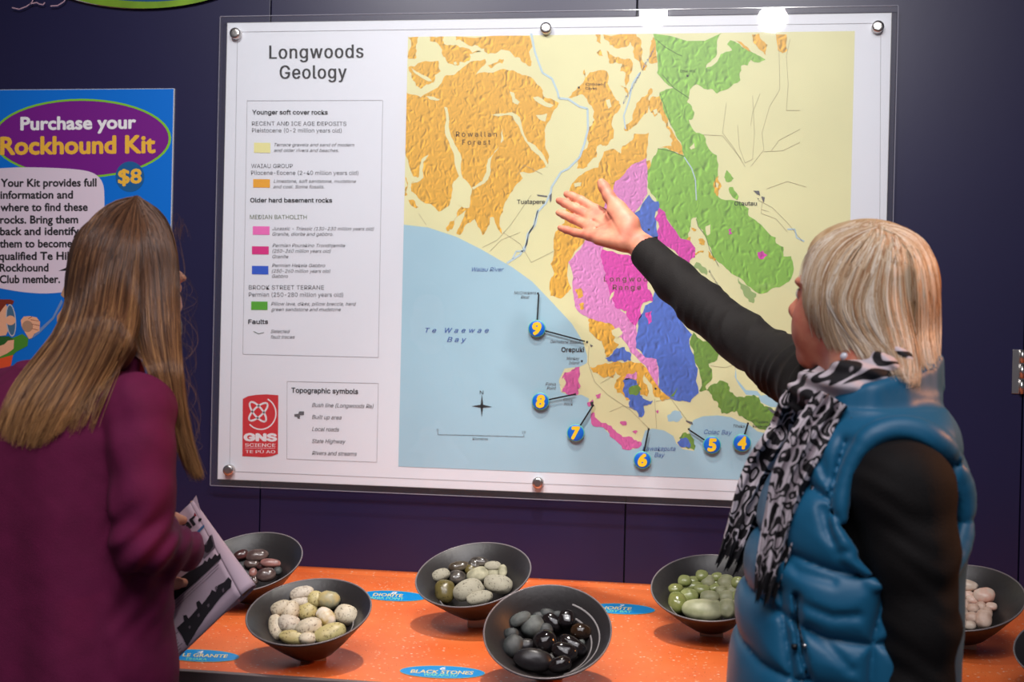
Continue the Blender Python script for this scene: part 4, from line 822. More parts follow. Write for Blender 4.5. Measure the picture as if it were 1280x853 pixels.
# ================================================================== ORGANIC SURFACES (signed distances -> surface nets)
def _v(p): return np.array([p[0], p[1], p[2]], dtype=np.float64)
class Sdf:
    def __init__(self): self.items = []; self.post = []
    def _add(self, f, lo, hi, k, op): self.items.append((f, lo, hi, k, op)); return self
    def cone(self, a, b, ra, rb, k=0.01, op=1, flat=None):
        a, b = _v(a), _v(b); ab = b-a; L2 = max(ab @ ab, 1e-12)
        if flat is not None: fx = _v(flat[0]); fx = fx/np.linalg.norm(fx); fk = 1/flat[1]-1
        def f(P):
            t = np.clip(((P-a) @ ab)/L2, 0, 1); q = P-a-t[:, None]*ab
            if flat is not None: q = q+np.outer((q @ fx)*fk, fx)
            return np.sqrt((q*q).sum(1)) - (ra+(rb-ra)*t)
        r = max(ra, rb); return self._add(f, np.minimum(a, b)-r, np.maximum(a, b)+r, k, op)
    def chain(self, pts, rs, k=0.01, op=1, flat=None):
        for i in range(len(pts)-1): self.cone(pts[i], pts[i+1], rs[i], rs[i+1], k, op, flat)
        return self
    def ell(self, c, axes, r, k=0.01, op=1):
        c = _v(c); A = np.array([_v(x) for x in axes]); r = np.array(r)
        def f(P):
            q = (P-c) @ A.T; k0 = np.sqrt(((q/r)**2).sum(1)); k1 = np.sqrt(((q/(r*r))**2).sum(1))
            return np.where(k0 < 1e-6, -r.min(), k0*(k0-1)/np.maximum(k1, 1e-9))
        R_ = r.max(); return self._add(f, c-R_, c+R_, k, op)
    def stack(self, zs, cx, cy, a, b, k=0.01, op=1, fwd=(0, 1), e=2.3):
        """stacked ellipses: centre (cx,cy), half sizes a across fwd and b along fwd, by height"""
        zs, cx, cy, a, b = map(lambda q: np.array(q, dtype=float), (zs, cx, cy, a, b)); f2 = np.array(fwd, dtype=float); f2 /= np.linalg.norm(f2); s2 = np.array([f2[1], -f2[0]])
        zf = np.linspace(zs[0], zs[-1], 200)
        sm = lambda q: np.convolve(np.pad(np.interp(zf, zs, q), 6, mode='edge'), np.ones(13)/13, 'valid')
        CX, CY, AA, BB = sm(cx), sm(cy), sm(a), sm(b)
        def f(P):
            z = np.clip(P[:, 2], zs[0], zs[-1]); x0 = np.interp(z, zf, CX); y0 = np.interp(z, zf, CY); A = np.interp(z, zf, AA); B = np.interp(z, zf, BB)
            dx = P[:, 0]-x0; dy = P[:, 1]-y0; u = dx*s2[0]+dy*s2[1]; v = dx*f2[0]+dy*f2[1]
            rr = (np.abs(u/A)**e+np.abs(v/B)**e)**(1/e); d = (rr-1)*np.minimum(A, B)
            dz = np.maximum(zs[0]-P[:, 2], P[:, 2]-zs[-1])
            return np.maximum(d, dz)
        m_ = max(a.max(), b.max()); lo = np.array([cx.min()-m_, cy.min()-m_, zs[0]]); hi = np.array([cx.max()+m_, cy.max()+m_, zs[-1]])
        return self._add(f, lo, hi, k, op)
    def __call__(self, P, pad=0.012):
        acc = np.full(len(P), 0.5)
        for f, lo, hi, k, op in self.items:
            m = np.all((P > lo-k-pad) & (P < hi+k+pad), axis=1)
            if not m.any(): continue
            d = f(P[m]); A = acc[m]
            if op == 1: h = np.maximum(k-np.abs(A-d), 0)/k; acc[m] = np.minimum(A, d)-h*h*k/4
            elif op == -1: h = np.maximum(k-np.abs(A+d), 0)/k; acc[m] = np.maximum(A, -d)+h*h*k/4
        for g in self.post: acc = acc+g(P, acc)
        return acc
    def bounds(self):
        los = np.array([i[1] for i in self.items if i[4] == 1]); his = np.array([i[2] for i in self.items if i[4] == 1])
        return los.min(0)-0.03, his.max(0)+0.03
def surface(name, f, h, material, parent, zmin=None, blk=8):
    lo, hi = f.bounds()
    if zmin is not None: lo[2] = max(lo[2], zmin)
    bs = blk*h; n = np.ceil((hi-lo)/bs).astype(int); diag = bs*0.87
    I = np.stack(np.meshgrid(*[np.arange(q) for q in n], indexing='ij'), -1).reshape(-1, 3)
    fc = f(lo+(I+0.5)*bs, pad=bs*1.5); act = I[np.abs(fc) < diag*1.45+0.004]
    g = np.arange(blk+1); off = np.stack(np.meshgrid(g, g, g, indexing='ij'), -1).reshape(-1, 3)
    VK, VP, QE = [], [], []
    CH = 400
    K = np.int64(1 << 20)
    key = lambda c: (c[..., 0].astype(np.int64)*K+c[..., 1])*K+c[..., 2]
    corners = np.array([(x, y, z) for x in (0, 1) for y in (0, 1) for z in (0, 1)])
    edges = [(a, b) for a in range(8) for b in range(a+1, 8) if np.abs(corners[a]-corners[b]).sum() == 1]
    for c0 in range(0, len(act), CH):
        B = act[c0:c0+CH]; G = B[:, None, :]*blk+off[None]; val = f(lo+G.reshape(-1, 3)*h, pad=0.006).reshape(len(B), blk+1, blk+1, blk+1)
        cv_ = np.stack([val[:, x:x+blk, y:y+blk, z:z+blk] for x, y, z in corners], -1)
        s = cv_ < 0; mix = s.any(-1) & ~s.all(-1)
        idx = np.argwhere(mix)
        if len(idx) == 0: continue
        cell = B[idx[:, 0]]*blk+idx[:, 1:]; cvs = cv_[mix]; ss = s[mix]
        acc = np.zeros((len(idx), 3)); cnt = np.zeros(len(idx))
        for a, b in edges:
            x = ss[:, a] != ss[:, b]; va, vb = cvs[x, a], cvs[x, b]; t = va/(va-vb)
            acc[x] += corners[a]+(corners[b]-corners[a])*t[:, None]; cnt[x] += 1
        VK.append(key(cell)); VP.append(lo+(cell+acc/cnt[:, None])*h)
        sv = val < 0
        for ax in range(3):
            A = sv[:, :blk, :blk, :blk]; sl = [slice(0, blk)]*3; sl[ax] = slice(1, blk+1); Bv = sv[(slice(None),)+tuple(sl)]
            e = np.argwhere(A != Bv)
            if len(e) == 0: continue
            gp = B[e[:, 0]]*blk+e[:, 1:]; inside = A[e[:, 0], e[:, 1], e[:, 2], e[:, 3]]
            u, v = [(1, 2), (2, 0), (0, 1)][ax]; du = np.zeros(3, int); du[u] = 1; dv = np.zeros(3, int); dv[v] = 1
            q = np.stack([key(gp-du-dv), key(gp-dv), key(gp), key(gp-du)], 1)
            q[~inside] = q[~inside][:, ::-1]; QE.append(q)
    VK = np.concatenate(VK); VP = np.concatenate(VP); o = np.argsort(VK); VK = VK[o]; VP = VP[o]
    Q = np.concatenate(QE); pos = np.searchsorted(VK, Q); pos = np.clip(pos, 0, len(VK)-1); ok = (VK[pos] == Q).all(1)
    Q = pos[ok]
    print('SURF', name, len(VP), 'missing', int((~ok).sum()))
    return np_mesh(name, VP, Q, material, parent)
rs_ = np.random.RandomState(7)
def waves(P, scale, n=6, seed=0, squash=(1, 1, 1)):
    r = np.random.RandomState(seed); out = np.zeros(len(P)); Pq = P*np.array(squash)
    for i in range(n):
        d = r.randn(3); d /= np.linalg.norm(d); fr = scale*(0.6+0.9*r.rand()); out += np.sin(Pq @ d*fr+r.rand()*6.28+1.5*np.sin(Pq @ r.randn(3)*fr*0.35))
    return out/n
def hit(f, px, py, D0, D1, n=120):
    """depth along the optical axis where the sight line through a photo point first meets the surface (nearest approach if none)"""
    px = np.asarray(px, float); py = np.asarray(py, float); Dv = np.linspace(D0, D1, n)
    d = np.outer(np.ones_like(px), _v(FWD))+np.outer((px-640)/F, _v(RT))-np.outer((py-426.5)/F, _v(UP))
    P = _v(CAM)+d[:, None, :]*Dv[None, :, None]; val = f(P.reshape(-1, 3), pad=0.05).reshape(len(px), n)
    ins = val < 0; anyh = ins.any(1); first = ins.argmax(1); near = val.argmin(1)
    return np.where(anyh, Dv[first], Dv[near]), anyh
def hit_map(f, px, py, D0, D1, n=100, step=3.0):
    """as hit(), through a coarse grid of sight lines with bilinear lookup"""
    px = np.asarray(px, float); py = np.asarray(py, float); gx = np.arange(px.min()-step, px.max()+2*step, step); gy = np.arange(py.min()-step, py.max()+2*step, step)
    GX, GY = np.meshgrid(gx, gy); Dg = np.empty(GX.size); fx_, fy_ = GX.ravel(), GY.ravel()
    for c in range(0, len(fx_), 4000): Dg[c:c+4000] = hit(f, fx_[c:c+4000], fy_[c:c+4000], D0, D1, n)[0]
    Dg = Dg.reshape(GX.shape); u = (px-gx[0])/step; v = (py-gy[0])/step; i = np.clip(u.astype(int), 0, len(gx)-2); j = np.clip(v.astype(int), 0, len(gy)-2); a = u-i; b_ = v-j
    return (Dg[j, i]*(1-a)+Dg[j, i+1]*a)*(1-b_)+(Dg[j+1, i]*(1-a)+Dg[j+1, i+1]*a)*b_, None
def to_world(px, py, D):
    px = np.asarray(px, float); py = np.asarray(py, float)
    d = np.outer(np.ones_like(px), _v(FWD))+np.outer((px-640)/F, _v(RT))-np.outer((py-426.5)/F, _v(UP)); return _v(CAM)+d*np.asarray(D)[:, None]
def polydist(px, py, line):
    best = np.full(len(px), 1e9)
    for (x0, y0), (x1, y1) in zip(line, line[1:]):
        dx, dy = x1-x0, y1-y0; t = np.clip(((px-x0)*dx+(py-y0)*dy)/(dx*dx+dy*dy+1e-12), 0, 1); best = np.minimum(best, np.hypot(px-x0-t*dx, py-y0-t*dy))
    return best
def settle(Dq, n=9):
    """smooth depth along each strand without letting it sink back into the surface"""
    top = Dq.copy()
    for _ in range(n):
        Dq[:, 1:-1] = (Dq[:, :-2]+Dq[:, 1:-1]*2+Dq[:, 2:])/4
        Dq = np.minimum(Dq, top)
    return Dq
def strands(name, paths, rad, material, parent, along=0.35, seed=3):
    """paths: (n, m, 3) -> thin three-sided tapering tubes in one mesh"""
    n, m, _ = paths.shape; T = np.gradient(paths, axis=1); T /= np.linalg.norm(T, axis=2, keepdims=True)+1e-12
    ref = np.array([0.31, -0.91, 0.27]); U = np.cross(T, ref); U /= np.linalg.norm(U, axis=2, keepdims=True)+1e-9; W = np.cross(T, U)
    taper = np.concatenate([np.linspace(0.8, 1, m//3), np.linspace(1, 0.25, m-m//3)]); r = rad[:, None]*taper[None]
    V = np.stack([paths+(U*math.cos(a)+W*math.sin(a))*r[..., None] for a in (0, 2.094, 4.189)], 2).reshape(-1, 3)
    i = np.arange(n)[:, None, None]*m*3; j = np.arange(m-1)[None, :, None]*3; k_ = np.arange(3)[None, None, :]; k2 = (k_+1) % 3
    Q = np.stack([i+j+k_, i+j+k2, i+j+3+k2, i+j+3+k_], -1).reshape(-1, 4)
    ob = np_mesh(name, V, Q, material, parent)
    mid = paths[:, int(m*0.45)]; lock = 0.5+0.5*np.sin(mid[:, 0]*520+mid[:, 2]*70+2*np.sin(mid[:, 0]*130))
    tone = (np.random.RandomState(seed).rand(n)*0.6+lock*0.4)[:, None]*(1-along)+np.linspace(0, 1, m)[None]**1.3*along
    at_ = ob.data.attributes.new('tone', 'FLOAT', 'POINT'); at_.data.foreach_set('value', np.repeat(tone.ravel(), 3).astype(np.float32)); return ob
def guide_strands(guides, count, seed, jit, m=22, over=0.0, umax=None):
    """guides: list of photo-space polylines with (x, y, lift); strands interpolate between neighbours"""
    r = np.random.RandomState(seed); G = []
    for g in guides:
        g = np.array(g, float); s = np.concatenate([[0], np.cumsum(np.hypot(*np.diff(g[:, :2], axis=0).T))]); s /= s[-1]
        t = np.linspace(0, 1, m); q = np.stack([np.interp(t, s, g[:, c]) for c in range(3)], 1)
        for c in range(3): q[:, c] = np.convolve(np.pad(q[:, c], 2, mode='reflect', reflect_type='odd'), np.ones(5)/5, 'valid')
        G.append(q)
    G = np.array(G); u = r.rand(count)*(len(G)-1)*0.9999; i = u.astype(int); fr = (u-i)[:, None, None]
    S = G[i]*(1-fr)+G[i+1]*fr
    clump = r.randn(60, 2)*jit*0.7; ci = (u/(len(G)-1)*59.99).astype(int)
    t = np.linspace(0, 1, m)[None, :]
    S[:, :, 0] += (r.randn(count)[:, None]*jit*0.6+clump[ci, 0][:, None])*(0.25+t) + np.sin(t*r.uniform(2, 6, (count, 1))+r.rand(count, 1)*6)*jit*0.35
    S[:, :, 1] += r.randn(count)[:, None]*jit*0.5
    cut = 1-np.abs(r.randn(count))*0.09
    tt = t*cut[:, None]; idx = tt*(m-1); i0 = np.clip(idx.astype(int), 0, m-2); f_ = (idx-i0)[..., None]; ar = np.arange(count)[:, None]
    return S[ar, i0]*(1-f_)+S[ar, i0+1]*f_

def head(S, c, f, l, u, s, k=0.012, cr=0.93, ear=0.076):
    P = lambda a, b, d: c+f*(a*s)+l*(b*s)+u*(d*s)
    ax = (f, l, u)
    S.ell(P(-0.006, 0, 0.026), ax, (0.094*s*cr, 0.074*s*cr, 0.084*s*cr), k)
    S.ell(P(0.028, 0, 0.0), ax, (0.062*s, 0.062*s, 0.078*s), 0.03)
    S.ell(P(0.030, 0, -0.055), ax, (0.056*s, 0.052*s, 0.052*s), 0.025)
    S.cone(P(0.0, 0.045, -0.070), P(0.070, 0.012, -0.096), 0.018*s, 0.015*s, 0.02); S.cone(P(0.0, -0.045, -0.070), P(0.070, -0.012, -0.096), 0.018*s, 0.015*s, 0.02)
    S.ell(P(0.076, 0, -0.094), ax, (0.018*s, 0.020*s, 0.016*s), 0.015)
    for q in (1, -1):
        S.ell(P(0.062, 0.036*q, -0.036), ax, (0.024*s, 0.022*s, 0.026*s), 0.016)
        S.ell(P(0.080, 0.032*q, 0.010), ax, (0.014*s, 0.022*s, 0.009*s), 0.012)
        S.ell(P(0.094, 0.031*q, -0.006), ax, (0.014*s, 0.016*s, 0.010*s), 0.010, op=-1)
        S.ell(P(0.079, 0.031*q, -0.007), ax, (0.0125*s, 0.0135*s, 0.0125*s), 0.002)
        S.cone(P(0.104, 0.012*q, -0.041), P(0.097, 0.013*q, -0.039), 0.0065*s, 0.006*s, 0.006)
        # ear
        S.ell(P(-0.004, ear*q, -0.010), ax, (0.017*s, 0.008*s, 0.030*s), 0.006); S.ell(P(0.000, (ear+0.007)*q, -0.008), ax, (0.008*s, 0.005*s, 0.018*s), 0.004, op=-1)
        S.ell(P(0.002, ear*q, -0.034), ax, (0.009*s, 0.006*s, 0.010*s), 0.006)
    S.cone(P(0.088, 0, 0.006), P(0.110, 0, -0.032), 0.008*s, 0.011*s, 0.010)
    S.ell(P(0.110, 0, -0.035), ax, (0.011*s, 0.010*s, 0.009*s), 0.008)
    S.cone(P(0.089, 0.020, -0.066), P(0.098, 0, -0.063), 0.005*s, 0.0065*s, 0.005); S.cone(P(0.089, -0.020, -0.066), P(0.098, 0, -0.063), 0.005*s, 0.0065*s, 0.005)
    S.cone(P(0.088, 0.017, -0.073), P(0.096, 0, -0.075), 0.0055*s, 0.0075*s, 0.005); S.cone(P(0.088, -0.017, -0.073), P(0.096, 0, -0.075), 0.0055*s, 0.0075*s, 0.005)
    return P
def mat_skin(name, col, pink):
    m = bpy.data.materials.new(name); m.use_nodes = True; nt = m.node_tree; b = nt.nodes['Principled BSDF']; L = nt.links.new
    tc = nt.nodes.new('ShaderNodeTexCoord'); n = nt.nodes.new('ShaderNodeTexNoise'); n.inputs['Scale'].default_value = 38; n.inputs['Detail'].default_value = 4; L(tc.outputs['Object'], n.inputs['Vector'])
    mx = nt.nodes.new('ShaderNodeMixRGB'); mr = nt.nodes.new('ShaderNodeMapRange'); mr.inputs[1].default_value = 0.35; mr.inputs[2].default_value = 0.65; L(n.outputs['Fac'], mr.inputs[0]); L(mr.outputs[0], mx.inputs[0])
    mx.inputs[1].default_value = col; mx.inputs[2].default_value = pink; L(mx.outputs[0], b.inputs['Base Color']); b.inputs['Roughness'].default_value = 0.55
    b.inputs['Subsurface Weight'].default_value = 0.12; b.inputs['Subsurface Radius'].default_value = (0.012, 0.005, 0.003); b.inputs['Subsurface Scale'].default_value = 0.5
    n2 = nt.nodes.new('ShaderNodeTexNoise'); n2.inputs['Scale'].default_value = 350; L(tc.outputs['Object'], n2.inputs['Vector']); bp = nt.nodes.new('ShaderNodeBump'); bp.inputs['Strength'].default_value = 0.15; bp.inputs['Distance'].default_value = 0.0006
    L(n2.outputs['Fac'], bp.inputs['Height']); L(bp.outputs[0], b.inputs['Normal']); return m
def mat_hair(name, cols, rough=0.35, scale=(90, 90, 6)):
    m = bpy.data.materials.new(name); m.use_nodes = True; nt = m.node_tree; b = nt.nodes['Principled BSDF']; L = nt.links.new
    if scale is None: n = nt.nodes.new('ShaderNodeAttribute'); n.attribute_name = 'tone'
    else:
        tc = nt.nodes.new('ShaderNodeTexCoord'); mp = nt.nodes.new('ShaderNodeMapping'); mp.inputs['Scale'].default_value = scale; n = nt.nodes.new('ShaderNodeTexNoise'); n.inputs['Scale'].default_value = 1; n.inputs['Detail'].default_value = 4
        L(tc.outputs['Object'], mp.inputs[0]); L(mp.outputs[0], n.inputs['Vector'])
    cr = nt.nodes.new('ShaderNodeValToRGB'); e = cr.color_ramp.elements
    e[0].position = 0.35 if scale else 0.1; e[0].color = cols[0]; e[1].position = 0.68 if scale else 0.9; e[1].color = cols[-1]
    if len(cols) > 2: q = e.new(0.5); q.color = cols[1]
    L(n.outputs['Fac'], cr.inputs[0]); L(cr.outputs[0], b.inputs['Base Color']); b.inputs['Roughness'].default_value = rough; b.inputs['Specular IOR Level'].default_value = 0.45
    return m

# ================================================================== WOMAN IN THE VEST
woman = empty('person', (1.36, -1.0, 0.0)); tag(woman, 'older woman with short blonde hair, blue padded vest and scarf, pointing at the map', 'person')
M_skinW = mat_skin('skin_fair_pink', srgb(208, 138, 110), srgb(190, 108, 88))
Y = atY
hf = Vector((-0.786, 0.619, 0.13)).normalized(); hl = Vector((0, 0, 1)).cross(hf).normalized(); hu = hf.cross(hl)
hc = Y(1082, 371, -0.93); HS = 0.90
WB = Sdf(); hP = head(WB, hc, hf, hl, hu, HS)
WB.ell(hP(0.058, 0.030, -0.062), (hf, hl, hu), (0.026, 0.024, 0.026), 0.02)            # full cheeks
WB.ell(hP(0.030, 0.0, -0.098), (hf, hl, hu), (0.040, 0.034, 0.018), 0.02)
WB.chain([hP(-0.02, 0, -0.04), Y(1098, 480, -0.985), Y(1104, 540, -1.0)], [0.056, 0.052, 0.062], 0.03)
# torso under the clothes
def zz(py, Yv=-1.0, px=1080): return Y(px, py, Yv).z
def xx(px, py, Yv=-1.0): return Y(px, py, Yv).x
tz = [0.80, 0.95, zz(800), zz(680), zz(590), zz(540), zz(510)]
WB.stack(tz, [xx(1065, 800)]*3+[xx(1075, 680), xx(1090, 590), xx(1100, 540), xx(1103, 510)], [-1.0]*7, [0.10, 0.10, 0.095, 0.095, 0.09, 0.075, 0.05], [0.12, 0.12, 0.12, 0.12, 0.13, 0.12, 0.06], 0.03, fwd=(0, 1))
rs0 = Y(1040, 500, -0.86); re = Y(925, 421, -0.62); rw = Y(806, 312, -0.455)
WB.chain([Y(1090, 520, -0.95), rs0, re, Y(860, 367, -0.53), rw], [0.05, 0.038, 0.028, 0.025, 0.0215], 0.02)
ls0 = Y(1124, 600, -1.14); lel = Y(1150, 850, -1.16); lw = Y(1128, 1040, -1.10)
WB.chain([Y(1104, 560, -1.03), Y(1128, 614, -1.140), Y(1143, 690, -1.15), Y(1152, 780, -1.155), Y(1148, 860, -1.15), lw], [0.030, 0.040, 0.034, 0.027, 0.025, 0.021], 0.02)
# right hand, palm to the viewer
kk = 0.009
W0 = Y(800, 303, -0.448); mcp = {'i': Y(744, 262, -0.392), 'm': Y(738.5, 272, -0.402), 'r': Y(736, 283, -0.412), 'p': Y(736.5, 294.5, -0.424)}
WB.cone(rw, Y(790, 296, -0.442), 0.0215, 0.020, 0.012)
for q, e, r0, r1 in (('i', Y(786, 286, -0.436), 0.0135, 0.0098), ('m', Y(785, 291, -0.440), 0.0140, 0.0100), ('r', Y(783, 297, -0.445), 0.0140, 0.0098), ('p', Y(781, 303, -0.450), 0.0150, 0.0098)): WB.cone(e, mcp[q], r0, r1, 0.014)
WB.cone(Y(776, 303, -0.455), Y(748, 298.5, -0.440), 0.0125, 0.0095, 0.012)             # heel on the little finger side
fingers = {'i': [(744, 262, -.392), (726, 250.5, -.376), (715.5, 245.5, -.366), (708.5, 242.8, -.360)], 'm': [(738.5, 272, -.402), (717.5, 260, -.380), (706, 254, -.368), (698.8, 250.8, -.362)],
           'r': [(736, 283, -.412), (715.5, 273.5, -.390), (705, 268.5, -.378), (698.6, 266.0, -.372)], 'p': [(736.5, 294.5, -.424), (719, 291, -.408), (708, 287.5, -.400), (700.5, 285, -.395)]}
for q, pts in fingers.items():
    rr = {'i': (0.0092, 0.0082, 0.0076, 0.0064), 'm': (0.0094, 0.0084, 0.0077, 0.0064), 'r': (0.0090, 0.0080, 0.0073, 0.0062), 'p': (0.0084, 0.0073, 0.0067, 0.0056)}[q]
    WB.chain([Y(*p) for p in pts], rr, 0.0035)
th = [(788, 279, -.446), (773, 261, -.434), (761, 245.5, -.424), (755, 234, -.418), (751.5, 228, -.415)]
WB.chain([Y(*p) for p in th], [0.0165, 0.0135, 0.0100, 0.0090, 0.0072], 0.007)
WB.cone(Y(784, 288, -.450), Y(766, 267, -.432), 0.0165, 0.0120, 0.012)                  # thenar mound
for a, b_ in (((757, 262, -.428), (775, 296, -.468)), ((741, 276, -.414), (758, 283, -.446)), ((743, 288, -.424), (762, 275, -.440))):  # palm creases
    WB.cone(Y(*a)-Vector((0, 0.004, 0)), Y(*b_)-Vector((0, 0.004, 0)), 0.0012, 0.0012, 0.004, op=-1)
# left hand below the frame, relaxed
hd = (lw-lel).normalized()
WB.cone(lw, lw+hd*0.07, 0.02, 0.024, 0.012, flat=((1, 0.2, 0), 0.6))
for i in range(4):
    b0 = lw+hd*0.07+Vector((0.002, 0.026-0.017*i, 0)); WB.chain([b0, b0+hd*0.035+Vector((-0.004, 0, 0)), b0+hd*0.06+Vector((-0.012, 0, 0)), b0+hd*(0.078-0.004*abs(i-1))+Vector((-0.020, 0, 0))], [0.009, 0.0085, 0.0078, 0.0065], 0.004)
WB.chain([lw+hd*0.02, lw+hd*0.05+Vector((-0.03, 0.01, 0)), lw+hd*0.085+Vector((-0.04, 0.01, 0))], [0.012, 0.011, 0.0075], 0.008)
surface('body', WB, 0.0022, M_skinW, woman)
# eyes
M_eye = mat('eye_white', (0.75, 0.72, 0.70, 1), 0.15); M_iris = mat('eye_iris', srgb(60, 80, 110), 0.15)
for q in (1, -1):
    c = hP(0.0815, 0.031*q, -0.007); bm = bmesh.new(); bmesh.ops.create_uvsphere(bm, u_segments=20, v_segments=12, radius=0.0108); bmesh.ops.translate(bm, verts=bm.verts, vec=c); o = bm_obj('eye', bm, M_eye, woman, True)
    bm = bmesh.new(); bmesh.ops.create_uvsphere(bm, u_segments=16, v_segments=10, radius=0.0052); bmesh.ops.translate(bm, verts=bm.verts, vec=c+hf*0.0068); i_ = bm_obj('iris', bm, M_iris, o, True)
# earring
ec = Y(1055.5, 446, -1.0); D_, ok_ = hit(WB, [1055.5], [446], 1.2, 1.9); ec = Vector(to_world([1055.5], [446], D_-0.004)[0])
bm = bmesh.new(); bmesh.ops.create_uvsphere(bm, u_segments=24, v_segments=14, radius=0.0052); bmesh.ops.translate(bm, verts=bm.verts, vec=ec)
tag(bm_obj('earring', bm, mat('pearl', (0.62, 0.64, 0.72, 1), 0.12, spec=0.8), woman, True), 'round pale pearl earring')

# black long sleeved top
WS = Sdf()
WS.stack([0.84]+tz[1:], [xx(1065, 800)]*3+[xx(1075, 680), xx(1090, 590), xx(1100, 540), xx(1103, 510)], [-1.0]*7, [0.11, 0.11, 0.105, 0.105, 0.10, 0.085, 0.06], [0.13, 0.13, 0.13, 0.13, 0.14, 0.13, 0.075], 0.03, fwd=(0, 1))
cuffR = Y(810, 318, -0.462)
WS.chain([Y(1090, 520, -0.95), Y(1035, 492, -0.86), Y(980, 458, -0.73), re, Y(878, 383, -0.555), Y(845, 352, -0.510), cuffR], [0.062, 0.054, 0.0435, 0.0395, 0.0385, 0.0345, 0.0305], 0.015)
WS.cone(Y(798, 306, -0.445), Y(770, 278, -0.40), 0.034, 0.06, 0.002, op=-1)
LSL = [Y(1108, 568, -1.05), Y(1128, 612, -1.140), Y(1143, 690, -1.15), Y(1152, 780, -1.155), Y(1148, 860, -1.15), Y(1128, 1020, -1.11)]
WS.chain(LSL, [0.036, 0.0530, 0.0455, 0.0370, 0.0345, 0.029], 0.02)
_ax = _v(re-cuffR); _ax /= np.linalg.norm(_ax); _c0 = _v(cuffR)
def folds(P, acc):
    t = (P-_c0) @ _ax; q = P-_c0-t[:, None]*_ax; ang = np.arctan2(q[:, 2], q[:, 1])
    onarm = (P[:, 1] > -0.87) & (P[:, 0] < xx(1010, 450, -0.8))
    amp = np.interp(t, [0.0, 0.10, 0.22, 0.30, 0.42, 0.60], [0.0002, 0.0010, 0.0014, 0.0034, 0.0034, 0.002])
    g = amp*(np.abs(np.sin(t*95+2.6*np.sin(ang*1.0+0.5)+1.9*np.sin(t*33)))*2-1.2)*(0.5+0.5*np.sin(ang*2+t*31+1.0))
    g2 = 0.0016*np.interp(P[:, 2], [1.0, 1.15, 1.3], [1.3, 0.9, 0.5])*np.sin((P[:, 2]*190+P[:, 0]*60+2.5*np.sin(P[:, 0]*50+P[:, 1]*30+P[:, 2]*20)))*(0.5+0.5*np.sin(P[:, 2]*37+P[:, 0]*50))+0.0022*waves(P, 60, 5, 3)
    return np.where(onarm, g, g2)
WS.post.append(folds)
M_top = mat('black_knit', srgb(15, 11, 11), 0.8, spec=0.3, noise_amt=0.15, nscale=80, bump=0.35, bscale=500)
surface('top', WS, 0.003, M_top, woman)

# padded vest
WV = Sdf()
vp = [(952, 900, 1204, 0.180), (900, 902, 1203, 0.182), (853, 905, 1202, 0.184), (800, 908, 1203, 0.184), (740, 915, 1206, 0.184), (680, 930, 1210, 0.182), (620, 948, 1214, 0.180), (570, 968, 1210, 0.172), (540, 985, 1202, 0.172), (520, 1000, 1196, 0.155), (506, 1015, 1186, 0.125), (494, 1030, 1178, 0.085)]
WV.stack([zz(q[0]) for q in vp], [(xx(q[1], q[0])+xx(q[2], q[0]))/2 for q in vp], [-0.995]*len(vp), [(xx(q[2], q[0])-xx(q[1], q[0]))/2-0.008 for q in vp], [q[3]-0.01 for q in vp], 0.01, fwd=(0, 1), e=2.35)
# standing collar
ring = [(1168, 462, -0.985, 24), (1160, 476, -1.05, 26), (1128, 490, -1.09, 30), (1090, 502, -1.105, 26), (1055, 512, -1.09, 24), (1030, 512, -1.05, 24), (1014, 505, -0.99, 22), (1022, 492, -0.92, 22), (1060, 476, -0.88, 22), (1120, 462, -0.89, 24), (1155, 458, -0.93, 24)]
N_ = len(ring)
for i in range(N_):
    a = ring[i]; b_ = ring[(i+1) % N_]
    for s_ in (0, 0.34, 0.67):
        q = [a[j]*(1-s_)+b_[j]*s_ for j in range(4)]; WV.cone(Y(q[0], q[1]+q[3]*0.9, q[2]), Y(q[0]+2, q[1]-q[3]*0.45, q[2]+0.004), 0.014, 0.0105, 0.012)
# armhole with rolled edge
HX, HY, HRX, HRY = 1126, 636, 73, 94
def hole_px(t): return HX+math.cos(t)*(HRX+7)+math.sin(t)*-6*(1 if math.sin(t) < 0 else 0), HY-math.sin(t)*(HRY+7)
ringp = [hole_px(2*math.pi*i/40) for i in range(40)]
Dr, okr = hit(WV, [p[0] for p in ringp], [p[1] for p in ringp], 1.15, 1.7, 300)
Dr = np.where(okr, Dr, np.nan); Dr = np.where(np.isnan(Dr), np.nanmax(Dr), Dr)
for _ in range(3): Dr = (np.roll(Dr, 1)+2*Dr+np.roll(Dr, -1))/4
ringw = [Vector(q) for q in to_world([p[0] for p in ringp], [p[1] for p in ringp], Dr+0.004)]
ac = atD(HX, HY, float(Dr.min())); _d = ray(HX, HY).normalized(); _xr = (RT-_d*RT.dot(_d)).normalized(); _yu = _xr.cross(_d); _sc = float(Dr.mean())/F
WV._add((lambda P, c=_v(ac), X=_v(_xr), U=_v(_yu), Dd=_v(_d): np.maximum((np.sqrt((((P-c) @ X)/(HRX*_sc))**2+(((P-c) @ U)/(HRY*_sc))**2)-1)*HRX*_sc, (P-c) @ Dd-0.10)), _v(ac)-0.13, _v(ac)+0.13, 0.006, -1)
for i in range(40): WV.cone(ringw[i], ringw[(i+1) % 40], 0.0100, 0.0100, 0.008)
toXZ = lambda L_: [(xx(x, y, -1.16), Y(x, y, -1.16).z) for x, y in L_]
